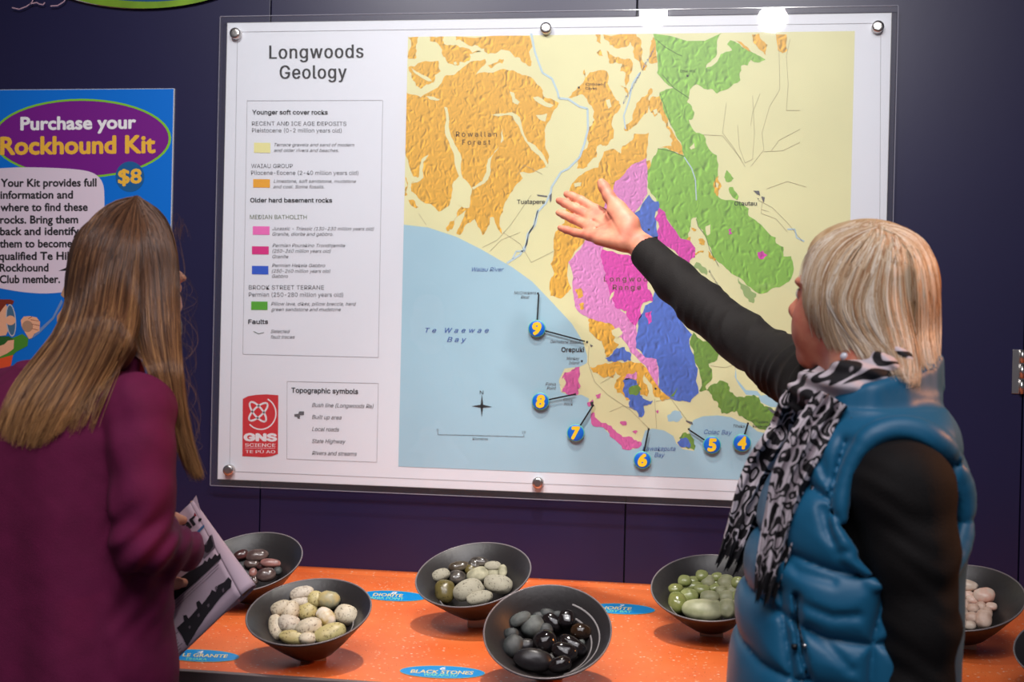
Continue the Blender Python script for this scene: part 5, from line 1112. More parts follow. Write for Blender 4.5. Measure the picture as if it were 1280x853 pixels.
seams_v = [toXZ(L_) for L_ in ([(960, 590), (985, 599), (1013, 611), (1041, 629)], [(1062, 556), (1050, 590), (1041, 628), (1043, 642), (1054, 660), (1085, 684), (1105, 690)], [(940, 682), (965, 692), (1003, 704), (1044, 716), (1099, 723), (1130, 726)],
           [(900, 737), (919, 745), (945, 763), (979, 775), (1000, 788), (1037, 800), (1089, 806), (1130, 804)], [(890, 812), (910, 821), (934, 831), (955, 845), (985, 853), (1090, 868)], [(1106, 740), (1100, 770), (1092, 797), (1089, 830), (1087, 870)],
           [(979, 749), (984, 790), (993, 853), (996, 880)], [(1195, 588), (1230, 580)], [(1190, 664), (1230, 660)], [(1030, 538), (1010, 570), (985, 590)])]
pocket = toXZ([(998, 750), (999, 780), (1001, 806), (1006, 830), (1014, 856)])
wrk = [toXZ(L_) for L_ in ([(968, 686), (1000, 720), (1040, 728)], [(1012, 790), (1040, 812), (1062, 835)], [(1003, 758), (1040, 770), (1070, 768)], [(1060, 690), (1085, 704), (1098, 712)], [(1075, 700), (1095, 715)], [(1018, 555), (1030, 580), (1035, 600)], [(1030, 640), (1036, 665), (1050, 690)], [(960, 770), (985, 778)], [(1085, 640), (1096, 655)])]
def quilt(P, acc):
    near = np.abs(acc) < 0.05; g = np.zeros(len(P)); Q = P[near]
    if len(Q) == 0: return g
    x, z = Q[:, 0], Q[:, 2]; d = np.full(len(Q), 1e9)
    for s_ in seams_v: d = np.minimum(d, polydist(x, z, s_))
    coll = z > zz(505)
    a = np.where(coll, 0.0, 0.0050*np.exp(-d/0.0040)+0.0075*np.exp(-(d/0.017)**1.2)-0.003)
    a = a*np.where(x > xx(1192, 640, -1.1), 0.45, 1.0)
    dp = polydist(x, z, pocket); a += 0.010*np.exp(-(dp/0.0035)**2)
    for s_ in wrk: dw = polydist(x, z, s_); a += 0.0034*np.exp(-(dw/0.006)**2)
    a += 0.0016*waves(Q, 60, 6, 11)+0.0018*waves(Q, 28, 5, 4)
    g[near] = a; return g
WV.post.append(quilt)
M_vest = bpy.data.materials.new('teal_nylon'); M_vest.use_nodes = True; b = M_vest.node_tree.nodes['Principled BSDF']; b.inputs['Base Color'].default_value = srgb(10, 96, 134); b.inputs['Roughness'].default_value = 0.48; b.inputs['Sheen Weight'].default_value = 0.1
surface('vest', WV, 0.0030, M_vest, woman)
# pocket zip and pull, collar zip
def on(f, pts, lift, D0=1.15, D1=1.9):
    px = [p[0] for p in pts]; py = [p[1] for p in pts]; Dq, _ = hit(f, px, py, D0, D1, 200); return [Vector(q) for q in to_world(px, py, Dq-lift)]
def tube(name, pts, r, material, parent, n=8):
    V = []; Fs = []
    for i, p in enumerate(pts):
        t = (pts[min(i+1, len(pts)-1)]-pts[max(i-1, 0)]).normalized(); a = t.cross(Vector((0.2, 0.9, 0.3))).normalized(); b_ = t.cross(a)
        for k_ in range(n): V.append(p+(a*math.cos(2*math.pi*k_/n)+b_*math.sin(2*math.pi*k_/n))*(r if not hasattr(r, '__len__') else r[i]))
    for i in range(len(pts)-1):
        for k_ in range(n): a = i*n+k_; b_ = i*n+(k_+1) % n; Fs.append((a, b_, b_+n, a+n))
    Fs += [tuple(range(n-1, -1, -1)), tuple(range(len(V)-n, len(V)))]
    return mesh_obj(name, V, Fs, material, parent)
M_zip = mat('zip_black', srgb(12, 14, 20), 0.4)
tube('pocket_zip', on(WV, [(998+i*1.6*(i > 3)*0.6, 752+i*10) for i in range(10)], 0.0), 0.0020, M_zip, woman)
pl = on(WV, [(993, 806), (993.5, 812)], 0.004); tube('zip_pull', pl, 0.0036, M_zip, woman); tube('zip_slider', on(WV, [(1004, 805), (1007, 809)], 0.003), 0.0022, M_steel, woman)
tube('collar_zip', on(WV, [(1022, 524), (1035, 528), (1050, 528), (1066, 523)], 0.001), 0.0016, M_zip, woman)

# scarf: wrapped round the neck, two pleated tails down the front
def mat_scarf():
    m = bpy.data.materials.new('scarf_print'); m.use_nodes = True; nt = m.node_tree; b = nt.nodes['Principled BSDF']; L = nt.links.new
    uv = nt.nodes.new('ShaderNodeUVMap'); sep = nt.nodes.new('ShaderNodeSeparateXYZ'); L(uv.outputs[0], sep.inputs[0])
    mp = nt.nodes.new('ShaderNodeMapping'); mp.inputs['Scale'].default_value = (4.5, 11, 1); L(uv.outputs[0], mp.inputs[0])
    n = nt.nodes.new('ShaderNodeTexNoise'); n.inputs['Scale'].default_value = 1.0; n.inputs['Detail'].default_value = 1.0; n.inputs['Distortion'].default_value = 0.5; L(mp.outputs[0], n.inputs['Vector'])
    ml = nt.nodes.new('ShaderNodeMath'); ml.operation = 'MULTIPLY'; ml.inputs[1].default_value = 30.0; L(n.outputs['Fac'], ml.inputs[0])
    sn = nt.nodes.new('ShaderNodeMath'); sn.operation = 'SINE'; L(ml.outputs[0], sn.inputs[0])
    ad = nt.nodes.new('ShaderNodeMath'); ad.operation = 'MULTIPLY_ADD'; ad.inputs[1].default_value = 0.5; ad.inputs[2].default_value = 0.5; L(sn.outputs[0], ad.inputs[0])
    # darker towards the tail ends (a woven border)
    mr = nt.nodes.new('ShaderNodeMapRange'); mr.inputs[1].default_value = 0.80; mr.inputs[2].default_value = 0.97; mr.inputs[3].default_value = 0.0; mr.inputs[4].default_value = 0.75; L(sep.outputs[1], mr.inputs[0])
    sb = nt.nodes.new('ShaderNodeMath'); sb.operation = 'SUBTRACT'; L(ad.outputs[0], sb.inputs[0]); L(mr.outputs[0], sb.inputs[1])
    cr = nt.nodes.new('ShaderNodeValToRGB'); e = cr.color_ramp.elements; e[0].position = 0.42; e[0].color = srgb(22, 18, 22); e[1].position = 0.58; e[1].color = srgb(206, 194, 200); L(sb.outputs[0], cr.inputs[0])
    L(cr.outputs[0], b.inputs['Base Color']); b.inputs['Roughness'].default_value = 0.8; return m
M_scarf = mat_scarf()
def cloth_strip(f, cl, hw, depth, pleats, seed, v0, v1, parent=woman, nu=150, nv=46, thick=0.0035, lift=0.012, D0=1.2, D1=1.9):
    """cl: photo-space centreline, hw: half widths; lies on surface f"""
    cl = np.array(cl, float); s = np.concatenate([[0], np.cumsum(np.hypot(*np.diff(cl, axis=0).T))]); s /= s[-1]; t = np.linspace(0, 1, nu)
    cx = np.interp(t, s, cl[:, 0]); cy = np.interp(t, s, cl[:, 1]); h_ = np.interp(t, np.linspace(0, 1, len(hw)), hw)
    sm = lambda q: np.convolve(np.pad(q, 8, mode='reflect', reflect_type='odd'), np.ones(17)/17, 'valid'); cx, cy, h_ = sm(cx), sm(cy), sm(h_)
    tx, ty = np.gradient(cx), np.gradient(cy); L_ = np.hypot(tx, ty); nx_, ny_ = -ty/L_, tx/L_
    w_ = np.linspace(-1, 1, nv); edge = 1+0.05*np.sin(t*14+seed)[:, None]*np.sign(w_)[None]
    PX = cx[:, None]+nx_[:, None]*w_[None]*h_[:, None]*edge; PY = cy[:, None]+ny_[:, None]*w_[None]*h_[:, None]*edge
    fray = (t[:, None]**10)*(9*np.sin(w_[None]*8+seed*2)+5*np.sin(w_[None]*23)); PX = PX+(tx/L_)[:, None]*fray; PY = PY+(ty/L_)[:, None]*fray
    Dh, ok = hit(f, cx, cy, D0, D1, 160); Dh = sm(Dh)
    bulge = (1-w_[None]**2)*depth
    ph = pleats*w_[None]*math.pi+0.9*np.sin(t*5+seed)[:, None]+0.5*np.sin(t*11)[:, None]*w_[None]
    pl_ = 0.0065*np.sin(ph)+0.0026*np.sin(2.3*ph+t[:, None]*9)
    Dg = Dh[:, None]-lift-bulge-pl_
    P0 = to_world(PX.ravel(), PY.ravel(), Dg.ravel()); P1 = to_world(PX.ravel(), PY.ravel(), Dg.ravel()+thick)
    V = np.concatenate([P0, P1]); N = nu*nv; Fs = []
    for i in range(nu-1):
        for j in range(nv-1): a = i*nv+j; Fs.append((a, a+1, a+nv+1, a+nv)); Fs.append((N+a, N+a+nv, N+a+nv+1, N+a+1))
    for i in range(nu-1): a = i*nv; Fs.append((a, a+nv, N+a+nv, N+a)); a = i*nv+nv-1; Fs.append((a, N+a, N+a+nv, a+nv))
    for j in range(nv-1): Fs.append((j, N+j, N+j+1, j+1)); a = (nu-1)*nv+j; Fs.append((a, a+1, N+a+1, N+a))
    uvs = np.stack([np.tile(w_*0.5*np.mean(hw)/30, nu)+seed*0.37, np.repeat(v0+(v1-v0)*t, nv)], 1); uvs = np.concatenate([uvs, uvs])
    return V, Fs, uvs
def merge_cloth(name, parts, material, parent):
    V = []; Fs = []; U = []; o = 0
    for v, f_, u in parts: V.append(v); Fs += [tuple(q+o for q in t) for t in f_]; U.append(u); o += len(v)
    V = np.concatenate(V); U = np.concatenate(U); ob = mesh_obj(name, V, Fs, material, parent)
    uvl = ob.data.uv_layers.new(name='UVMap'); li = np.zeros(len(ob.data.loops), dtype=np.int32); ob.data.loops.foreach_get('vertex_index', li); uvl.data.foreach_set('uv', U[li].astype(np.float32).ravel()); return ob
WN = Sdf(); WN.items = WV.items; WN.post = []
parts = [cloth_strip(WN, [(1000, 492), (990, 535), (962, 590), (935, 640), (918, 690), (910, 706)], [20, 28, 32, 28, 20, 16], 0.006, 3.2, 1, 0.10, 1.0, lift=0.010),
         cloth_strip(WN, [(1046, 500), (1020, 545), (994, 600), (975, 660), (962, 715), (954, 748)], [26, 34, 30, 26, 20, 14], 0.010, 3.6, 2, 0.0, 1.0, lift=0.016),
         ]
sc_o = merge_cloth('scarf', parts, M_scarf, woman)
WK = Sdf(); wrap = [(1128, 457, -1.03), (1096, 469, -1.065), (1062, 481, -1.075), (1034, 491, -1.05), (1014, 493, -1.0), (1022, 481, -0.93), (1060, 459, -0.89), (1110, 447, -0.90), (1140, 449, -0.96), (1128, 457, -1.03)]
WK.chain([Y(*q) for q in wrap], [0.018, 0.021, 0.024, 0.026, 0.024, 0.022, 0.02, 0.018, 0.017, 0.018], 0.015)
WK.post.append(lambda P, acc: 0.0035*np.sin(P[:, 2]*240+P[:, 0]*120+2*np.sin(P[:, 0]*45)))
ob = surface('scarf_wrap', WK, 0.0028, M_scarf, sc_o)
uvl = ob.data.uv_layers.new(name='UVMap'); li = np.zeros(len(ob.data.loops), dtype=np.int32); ob.data.loops.foreach_get('vertex_index', li); co = np.zeros(len(ob.data.vertices)*3); ob.data.vertices.foreach_get('co', co); co = co.reshape(-1, 3)
uvl.data.foreach_set('uv', (np.stack([co[:, 0]*3.0+co[:, 2]*2, co[:, 2]*2.5-co[:, 0]*1.2-4.2+co[:, 1]], 1)[li] % 0.75).astype(np.float32).ravel())

# hair
WH = Sdf(); ax = (hf, hl, hu)
WH.ell(hP(-0.008, 0, 0.026), ax, (0.094*HS, 0.078*HS, 0.083*HS), 0.02)
WH.ell(hP(-0.036, 0, -0.020), ax, (0.058*HS, 0.074*HS, 0.070*HS), 0.03)
WH.ell(hP(0.012, 0.060, -0.006), ax, (0.050*HS, 0.022*HS, 0.050*HS), 0.03); WH.ell(hP(0.012, -0.060, -0.006), ax, (0.050*HS, 0.022*HS, 0.050*HS), 0.03)
WH.ell(hP(0.030, 0.0, 0.060), ax, (0.058*HS, 0.060*HS, 0.038*HS), 0.03)
WH.ell(hP(-0.046, 0.0, -0.066), ax, (0.044*HS, 0.064*HS, 0.046*HS), 0.04)
WH.ell(hP(-0.036, 0.050, -0.058), ax, (0.042*HS, 0.024*HS, 0.046*HS), 0.03)
WH.post.append(lambda P, acc: 0.002*waves(P, 50, 5, 2))
M_hairW = mat_hair('blonde_hair', [srgb(170, 122, 84), srgb(218, 190, 156), srgb(246, 236, 222)], 0.45, None)
M_hairW0 = mat_hair('blonde_hair_base', [srgb(176, 138, 98), srgb(206, 176, 138)], 0.6, (60, 60, 60))
hW = surface('hair', WH, 0.003, M_hairW0, woman)
gW = [
 [[(1092, 284, 3), (1050, 286, 6), (1020, 305, 7), (1006, 330, 6), (1004, 352, 3)], [(1092, 284, 3), (1056, 290, 7), (1028, 312, 8), (1014, 345, 8), (1012, 385, 6), (1016, 410, 4)], [(1094, 286, 3), (1064, 296, 8), (1038, 325, 9), (1026, 370, 9), (1028, 410, 7), (1040, 440, 3)], [(1095, 288, 3), (1076, 300, 8), (1052, 335, 10), (1042, 380, 9), (1052, 420, 7), (1066, 440, 4)]],
 [[(1100, 290, 4), (1084, 312, 8), (1064, 350, 10), (1060, 390, 9), (1078, 430, 8), (1096, 458, 4)], [(1106, 292, 4), (1098, 318, 9), (1084, 360, 11), (1088, 400, 9), (1106, 444, 7), (1120, 466, 4)], [(1112, 294, 4), (1114, 322, 9), (1106, 362, 11), (1114, 405, 10), (1130, 448, 8), (1136, 474, 5)], [(1118, 294, 4), (1130, 322, 9), (1130, 365, 11), (1138, 410, 10), (1148, 450, 9), (1144, 486, 6)]],
 [[(1060, 283, 3), (1036, 296, 5), (1014, 322, 5), (1006, 345, 3)], [(1085, 280, 3), (1060, 290, 6), (1036, 318, 7), (1020, 360, 6)], [(1100, 281, 3), (1100, 300, 6), (1086, 330, 8), (1070, 370, 8)], [(1120, 286, 3), (1136, 302, 6), (1146, 335, 8), (1150, 380, 8)], [(1135, 292, 2), (1156, 312, 4), (1166, 350, 4), (1168, 400, 4)]],
 [[(1112, 288, 4), (1140, 305, 9), (1150, 345, 11), (1152, 395, 10), (1152, 440, 10), (1160, 466, 6)], [(1108, 286, 4), (1150, 302, 8), (1164, 345, 8), (1166, 395, 8), (1164, 430, 8), (1170, 448, 6)], [(1100, 283, 4), (1150, 292, 5), (1168, 330, 4), (1172, 380, 4), (1170, 420, 4), (1166, 442, 4)]],
 [[(1050, 330, 11), (1030, 372, 10), (1046, 402, 9), (1070, 430, 8), (1080, 452, 6)], [(1070, 330, 11), (1052, 380, 12), (1066, 410, 11), (1092, 436, 9), (1112, 462, 7)], [(1096, 350, 12), (1080, 385, 13), (1098, 425, 12), (1122, 450, 9), (1132, 480, 6)]]]
WBV = Sdf(); WBV.items = WB.items[:40]+WV.items
allp = []
for gi, (g, cnt) in enumerate(zip(gW, (1500, 1800, 1800, 1500, 700))):
    S_ = guide_strands(g, cnt, gi+1, 3.6, m=18); n_, m_, _ = S_.shape
    Dq, ok = hit_map(lambda P, pad=0.05: np.minimum(WH(P, pad), WBV(P, pad)), S_[:, :, 0].ravel(), S_[:, :, 1].ravel(), 1.25, 1.75, 100); Dq = Dq.reshape(n_, m_)
    Dq = np.minimum(Dq, np.median(Dq)+0.09)
    r_ = np.random.RandomState(gi+30); lay = r_.rand(n_, 1)
    Dq = Dq-S_[:, :, 2]*0.0007*(0.15+lay)-0.0022
    Dq = settle(Dq)
    allp.append(to_world(S_[:, :, 0].ravel(), S_[:, :, 1].ravel(), Dq.ravel()).reshape(n_, m_, 3))
allp = np.concatenate(allp); strands('hair_strands', allp, np.random.RandomState(5).uniform(0.0005, 0.0010, len(allp)), M_hairW, hW, 0.1)['kind'] = 'stuff'
# trousers and shoes (below the frame)
WT = Sdf(); WT.stack([0.70, 0.82, 0.95], [1.375]*3, [-0.995]*3, [0.135, 0.14, 0.135], [0.165, 0.165, 0.155], 0.03)
for sy in (-1, 1): WT.chain([(1.375, -0.995+0.085*sy, 0.78), (1.38, -0.995+0.085*sy, 0.45), (1.40, -0.995+0.088*sy, 0.09)], [0.085, 0.062, 0.055], 0.03)
M_trous = mat('dark_trousers', srgb(26, 26, 34), 0.8, bump=0.3, bscale=300); surface('trousers', WT, 0.005, M_trous, woman)
M_shoe = mat('black_shoe', srgb(20, 18, 18), 0.4)
for sy in (-1, 1):
    SH = Sdf(); SH.cone((1.42, -0.995+0.088*sy, 0.040), (1.25, -0.995+0.092*sy, 0.032), 0.040, 0.032, 0.02, flat=((0, 0, 1), 0.9)); SH.cone((1.41, -0.995+0.088*sy, 0.05), (1.405, -0.995+0.088*sy, 0.10), 0.040, 0.042, 0.02); surface('shoe', SH, 0.004, M_shoe, woman)
# ================================================================== GIRL WITH LONG HAIR
girl = empty('person', (-0.02, -1.05, 0.0)); tag(girl, 'girl seen from behind with long brown hair and maroon jumper, holding a newspaper', 'person')
M_skinG = mat_skin('skin_fair', srgb(218, 158, 130), srgb(206, 136, 112))
M_sw = mat('maroon_jumper', srgb(108, 6, 64), 0.85, noise_amt=0.08, nscale=40, bump=0.3, bscale=700)
gf = Vector((0.42, 0.905, -0.05)).normalized(); gl = Vector((0, 0, 1)).cross(gf).normalized(); gu = gf.cross(gl)
gc = Y(153, 349, -0.98); GS = 0.85
GB = Sdf(); gP = head(GB, gc, gf, gl, gu, GS, cr=0.84, ear=0.064)
GB.chain([gP(-0.02, 0, -0.05), Y(128, 440, -1.03), Y(105, 490, -1.05)], [0.050, 0.043, 0.052], 0.03)
fw2 = (0.42, 0.905)
def gz(py, px=90): return Y(px, py, -1.05).z
gst = [(960, 86, .155, .115), (853, 88, .150, .112), (760, 86, .146, .108), (680, 84, .143, .106), (600, 82, .144, .104), (540, 82, .146, .100), (500, 84, .138, .090), (478, 88, .105, .072), (462, 96, .060, .050)]
def gstack(S, d, zlow=None, k=0.02):
    q = gst; zs = [gz(v[0]) for v in q]; cxs = [Y(v[1], v[0], -1.05).x for v in q]
    S.stack(zs if zlow is None else [zlow]+zs[1:], cxs, [-1.05]*len(q), [v[2]+d for v in q], [v[3]+d for v in q], k, fwd=fw2, e=2.2)
gstack(GB, -0.016)
grs = Y(178, 508, -1.105); gre = Y(178, 680, -1.135); grw = Y(232, 688, -0.948)
gls = Y(-22, 505, -0.985); gle = Y(-30, 700, -0.93); glw = Y(190, 738, -0.915)
GB.chain([Y(130, 490, -1.07), grs, gre, grw], [0.035, 0.032, 0.026, 0.0185], 0.02)
GB.chain([Y(60, 490, -1.02), gls, gle, glw], [0.035, 0.032, 0.026, 0.0175], 0.02)
# right hand gripping the upper edge of the paper
GB.cone(grw, Y(219, 680, -0.920), 0.0165, 0.0130, 0.012, flat=((0.9, 0.3, 0.2), 0.8))
for i in range(4):
    b0 = Vector(Y(214-i*0.5, 676-i*1.0, -0.925+0.016*i)); GB.chain([b0, b0+Vector((-0.004, 0.004, 0.018)), b0+Vector((0.000, 0.012, 0.028)), b0+Vector((0.008, 0.020, 0.026))], [0.0092, 0.0082, 0.0075, 0.0064], 0.004)
GB.chain([Y(226, 686, -0.93), Y(217, 675, -0.948), Y(214, 665, -0.942), Y(214, 655, -0.930)], [0.012, 0.0105, 0.009, 0.0075], 0.007)
# left hand holding the lower part from behind
for i in range(4):
    b0 = Vector(Y(197, 727+i*2, -0.945+0.004*i))+Vector((0, 0.013*i, 0)); GB.chain([b0, b0+Vector((0.016, 0.0, -0.003)), b0+Vector((0.026, 0.014, -0.004))], [0.0088, 0.0080, 0.0066], 0.004)
GB.cone(glw, Y(196, 733, -0.925), 0.0175, 0.018, 0.012); GB.chain([glw, Y(200, 724, -0.935), Y(208, 722, -0.925)], [0.012, 0.010, 0.0078], 0.006)
surface('body', GB, 0.0024, M_skinG, girl)
for q in (1, -1):
    c = gP(0.0770, 0.030*q, -0.007); bm = bmesh.new(); bmesh.ops.create_uvsphere(bm, u_segments=20, v_segments=12, radius=0.0096); bmesh.ops.translate(bm, verts=bm.verts, vec=c); o = bm_obj('eye', bm, M_eye, girl, True)
# jumper
GSW = Sdf(); gstack(GSW, 0.004)
GSW.chain([Y(128, 478, -1.06), Y(110, 486, -1.04)], [0.05, 0.055], 0.04)
GSW.chain([Y(124, 502, -1.075), Y(173, 512, -1.110), Y(178, 560, -1.128), Y(178, 625, -1.140), Y(178, 678, -1.140), Y(203, 686, -1.05), Y(234, 688, -0.955)], [0.043, 0.0430, 0.0390, 0.0370, 0.0370, 0.0345, 0.0265], 0.012)
GSW.chain([Y(40, 500, -1.03), gls, gle, Y(80, 722, -0.905), Y(176, 738, -0.918)], [0.050, 0.045, 0.040, 0.036, 0.028], 0.022)
GSW.cone(Y(241, 688, -0.925), Y(254, 690, -0.88), 0.024, 0.05, 0.002, op=-1)
def gfold(P, acc):
    near = np.abs(acc) < 0.04; g = np.zeros(len(P)); Q = P[near]; x, y, z = Q.T
    arm = np.clip((x-Y(150, 600, -1.1).x)/0.03, 0, 1)
    a = (1-arm)*(0.0045*np.sin(x*62+1.0*np.sin(z*6)+1.0)*np.interp(z, [0.9, 1.1, 1.35, 1.42], [1.5, 1, 0.35, 0]))
    zr = Y(190, 690, -1.1).z; el = np.exp(-((z-zr)/0.07)**2)
    a += arm*(0.0030*el*np.sin((x*0.9-z*0.7+y*0.6)*150+1.5*np.sin(z*50)) + 0.0014*np.sin(z*75+x*60+2*np.sin(x*40)))
    a += 0.0018*waves(Q, 35, 6, 8)+0.0006*waves(Q, 120, 6, 9)
    # crease where arm meets the back
    g[near] = a; return g
GSW.post.append(gfold)
surface('jumper', GSW, 0.0032, M_sw, girl)
# hair
GH = Sdf(); gax = (gf, gl, gu)
GH.ell(gP(-0.002, 0, 0.026), gax, (0.086*GS, 0.073*GS, 0.083*GS), 0.02)
GH.ell(gP(-0.026, 0, -0.020), gax, (0.052*GS, 0.068*GS, 0.076*GS), 0.02)
GH.ell(gP(-0.026, 0, -0.075), gax, (0.040*GS, 0.058*GS, 0.060*GS), 0.03)
GH.ell(gP(0.006, 0.056, -0.02), gax, (0.056*GS, 0.022*GS, 0.075*GS), 0.03); GH.ell(gP(0.006, -0.056, -0.02), gax, (0.050*GS, 0.022*GS, 0.080*GS), 0.03)
GH.chain([gP(-0.026, 0.024, -0.08), Y(100, 440, -1.075), Y(52, 500, -1.12), Y(34, 540, -1.155)], [0.036, 0.032, 0.020, 0.010], 0.03, flat=((0.4, 0.9, 0.1), 0.55))
GH.chain([gP(-0.03, -0.01, -0.09), Y(135, 430, -1.09), Y(110, 465, -1.12)], [0.045, 0.038, 0.018], 0.03, flat=((0.4, 0.9, 0.1), 0.55))
GH.chain([gP(0.0, -0.055, -0.04), Y(200, 410, -1.02), Y(206, 450, -1.02), Y(222, 530, -1.015), Y(238, 580, -1.01)], [0.030, 0.024, 0.016, 0.011, 0.006], 0.02)
M_hairG = mat_hair('brown_hair', [srgb(56, 34, 24), srgb(122, 82, 56), srgb(222, 166, 108)], 0.36, None)
M_hairG0 = mat_hair('brown_hair_base', [srgb(64, 42, 30), srgb(92, 62, 42)], 0.6, (70, 70, 10))
gH = surface('hair', GH, 0.003, M_hairG0, girl)
gA = [[(170, 250, 2), (150, 249, 3), (130, 256, 3), (112, 273, 4), (96, 306, 5), (88, 350, 5), (84, 395, 5), (62, 430, 6), (32, 460, 6), (8, 500, 6), (-4, 545, 5)],
      [(170, 250, 3), (154, 251, 4), (138, 260, 4), (121, 282, 6), (107, 330, 8), (99, 390, 8), (78, 440, 9), (44, 480, 9), (22, 520, 8), (16, 558, 6)],
      [(170, 250, 3), (158, 254, 4), (148, 264, 5), (136, 290, 7), (122, 340, 10), (114, 400, 10), (94, 450, 10), (64, 500, 10), (42, 540, 9), (34, 562, 6)],
      [(170, 249, 3), (152, 295, 8), (138, 350, 11), (132, 400, 11), (112, 450, 11), (84, 500, 9), (62, 535, 7), (54, 556, 5)],
      [(170, 250, 3), (162, 305, 8), (150, 360, 11), (145, 410, 11), (128, 450, 10), (106, 488, 8), (86, 520, 6), (76, 540, 4)],
      [(171, 250, 3), (168, 305, 8), (161, 370, 11), (153, 420, 10), (138, 448, 8), (120, 478, 6), (104, 505, 4)],
      [(172, 250, 3), (175, 310, 8), (172, 380, 10), (167, 420, 8), (156, 444, 6), (140, 462, 5), (126, 486, 3)]]
gB = [[(172, 250, 3), (178, 312, 7), (174, 380, 8), (172, 420, 6), (180, 446, 0), (204, 490, 0), (214, 535, 0)],
      [(173, 250, 3), (185, 308, 7), (186, 375, 8), (190, 430, 6), (204, 470, 0), (216, 525, 0), (230, 578, 0)],
      [(174, 250, 3), (197, 304, 6), (202, 370, 7), (205, 430, 5), (213, 480, 0), (220, 530, 0), (234, 580, 0), (244, 602, 0)],
      [(173, 250, 3), (184, 253, 4), (197, 268, 4), (209, 298, 5), (214, 345, 5), (215, 410, 5), (219, 470, 0), (226, 530, 0), (238, 578, 0), (250, 600, 0)],
      [(173, 250, 2), (186, 250, 3), (201, 261, 3), (215, 284, 3), (222, 325, 3), (221, 395, 3), (224, 470, 0), (231, 530, 0), (241, 576, 0), (252, 598, 0)]]
gC = [[(150, 400, 9), (122, 450, 9), (100, 495, 6), (80, 545, 4)], [(154, 410, 9), (134, 455, 8), (116, 495, 6), (98, 540, 4)], [(160, 420, 8), (148, 460, 7), (134, 495, 5), (118, 535, 4)]]
GHD = lambda P, pad=0.05: np.minimum(GH(P, pad), GB(P, pad))
GHB = lambda P, pad=0.05: np.minimum(GHD(P, pad), GSW(P, pad))
gp_ = []
for gi, (g, cnt, right) in enumerate(((gA, 4200, False), (gB, 2600, True), (gC, 130, False))):
    S_ = guide_strands(g, cnt, gi+11, 3.4 if gi < 2 else 5.5, m=26); n_, m_, _ = S_.shape
    fld = GHD if right else GHB
    Dq, ok = hit_map(fld, S_[:, :, 0].ravel(), S_[:, :, 1].ravel(), 1.3, 1.8, 100); Dq = Dq.reshape(n_, m_)
    r_ = np.random.RandomState(gi+50); lay = r_.rand(n_, 1)
    if right:
        Dl = (1.52+(np.clip(S_[:, :, 1], 430, 600)-430)*0.00010)+r_.uniform(-0.012, 0.016, (n_, 1)); wgt = np.clip((S_[:, :, 1]-415)/45, 0, 1); Dq = Dq*(1-wgt)+Dl*wgt
    Dq = Dq-S_[:, :, 2]*0.0008*(0.15+lay)-0.0030
    Dq = settle(Dq, 14)
    gp_.append(to_world(S_[:, :, 0].ravel(), S_[:, :, 1].ravel(), Dq.ravel()).reshape(n_, m_, 3))
# loose flyaway hairs
r_ = np.random.RandomState(99); fly = []
for i in range(46):
    y0 = r_.uniform(290, 560); x0 = np.interp(y0, [290, 400, 560], [222, 222, 232]); L_ = r_.uniform(20, 90); out_ = r_.uniform(6, 26)
    t_ = np.linspace(0, 1, 26); fly.append(to_world(x0+out_*np.sin(t_*math.pi*r_.uniform(0.6, 1.1)), y0-10+t_*L_, np.full(26, 1.53)))
for i in range(14):
    t_ = np.linspace(0, 1, 26); x0 = r_.uniform(214, 228); fly.append(to_world(x0+t_*r_.uniform(0, 14), 296-18*np.sin(t_*3)+r_.uniform(-14, 10), np.full(26, 1.58)))
gp_ = np.concatenate(gp_+[np.array(fly)])
rad = np.concatenate([np.random.RandomState(6).uniform(0.0004, 0.0009, 6930), np.full(60, 0.00022)])
strands('hair_strands', gp_, rad, M_hairG, gH, 0.45, 8)['kind'] = 'stuff'
GT = Sdf(); gx0, gy0 = Y(90, 853, -1.05).x, -1.05
GT.stack([0.74, 0.85, 1.0], [gx0]*3, [gy0]*3, [0.135, 0.14, 0.13], [0.105]*3, 0.03, fwd=fw2)
sd = Vector((0.905, -0.42, 0))
for q in (-1, 1):
    o_ = Vector((gx0, gy0, 0))+sd*0.075*q; GT.chain([o_+Vector((0, 0, 0.82)), o_+Vector((0, 0, 0.46)), o_+Vector((0, 0, 0.09))], [0.075, 0.056, 0.048], 0.03)
M_jean = mat('dark_jeans', srgb(24, 24, 36), 0.85, bump=0.3, bscale=400); surface('trousers', GT, 0.005, M_jean, girl)
for q in (-1, 1):
    o_ = Vector((gx0, gy0, 0))+sd*0.078*q; SH = Sdf(); f_ = Vector((0.42, 0.905, 0)); SH.cone(o_-f_*0.03+Vector((0, 0, 0.038)), o_+f_*0.12+Vector((0, 0, 0.030)), 0.038, 0.030, 0.02); SH.cone(o_+Vector((0, 0, 0.05)), o_+Vector((0, 0, 0.09)), 0.038, 0.04, 0.02); surface('shoe', SH, 0.004, M_shoe, girl)

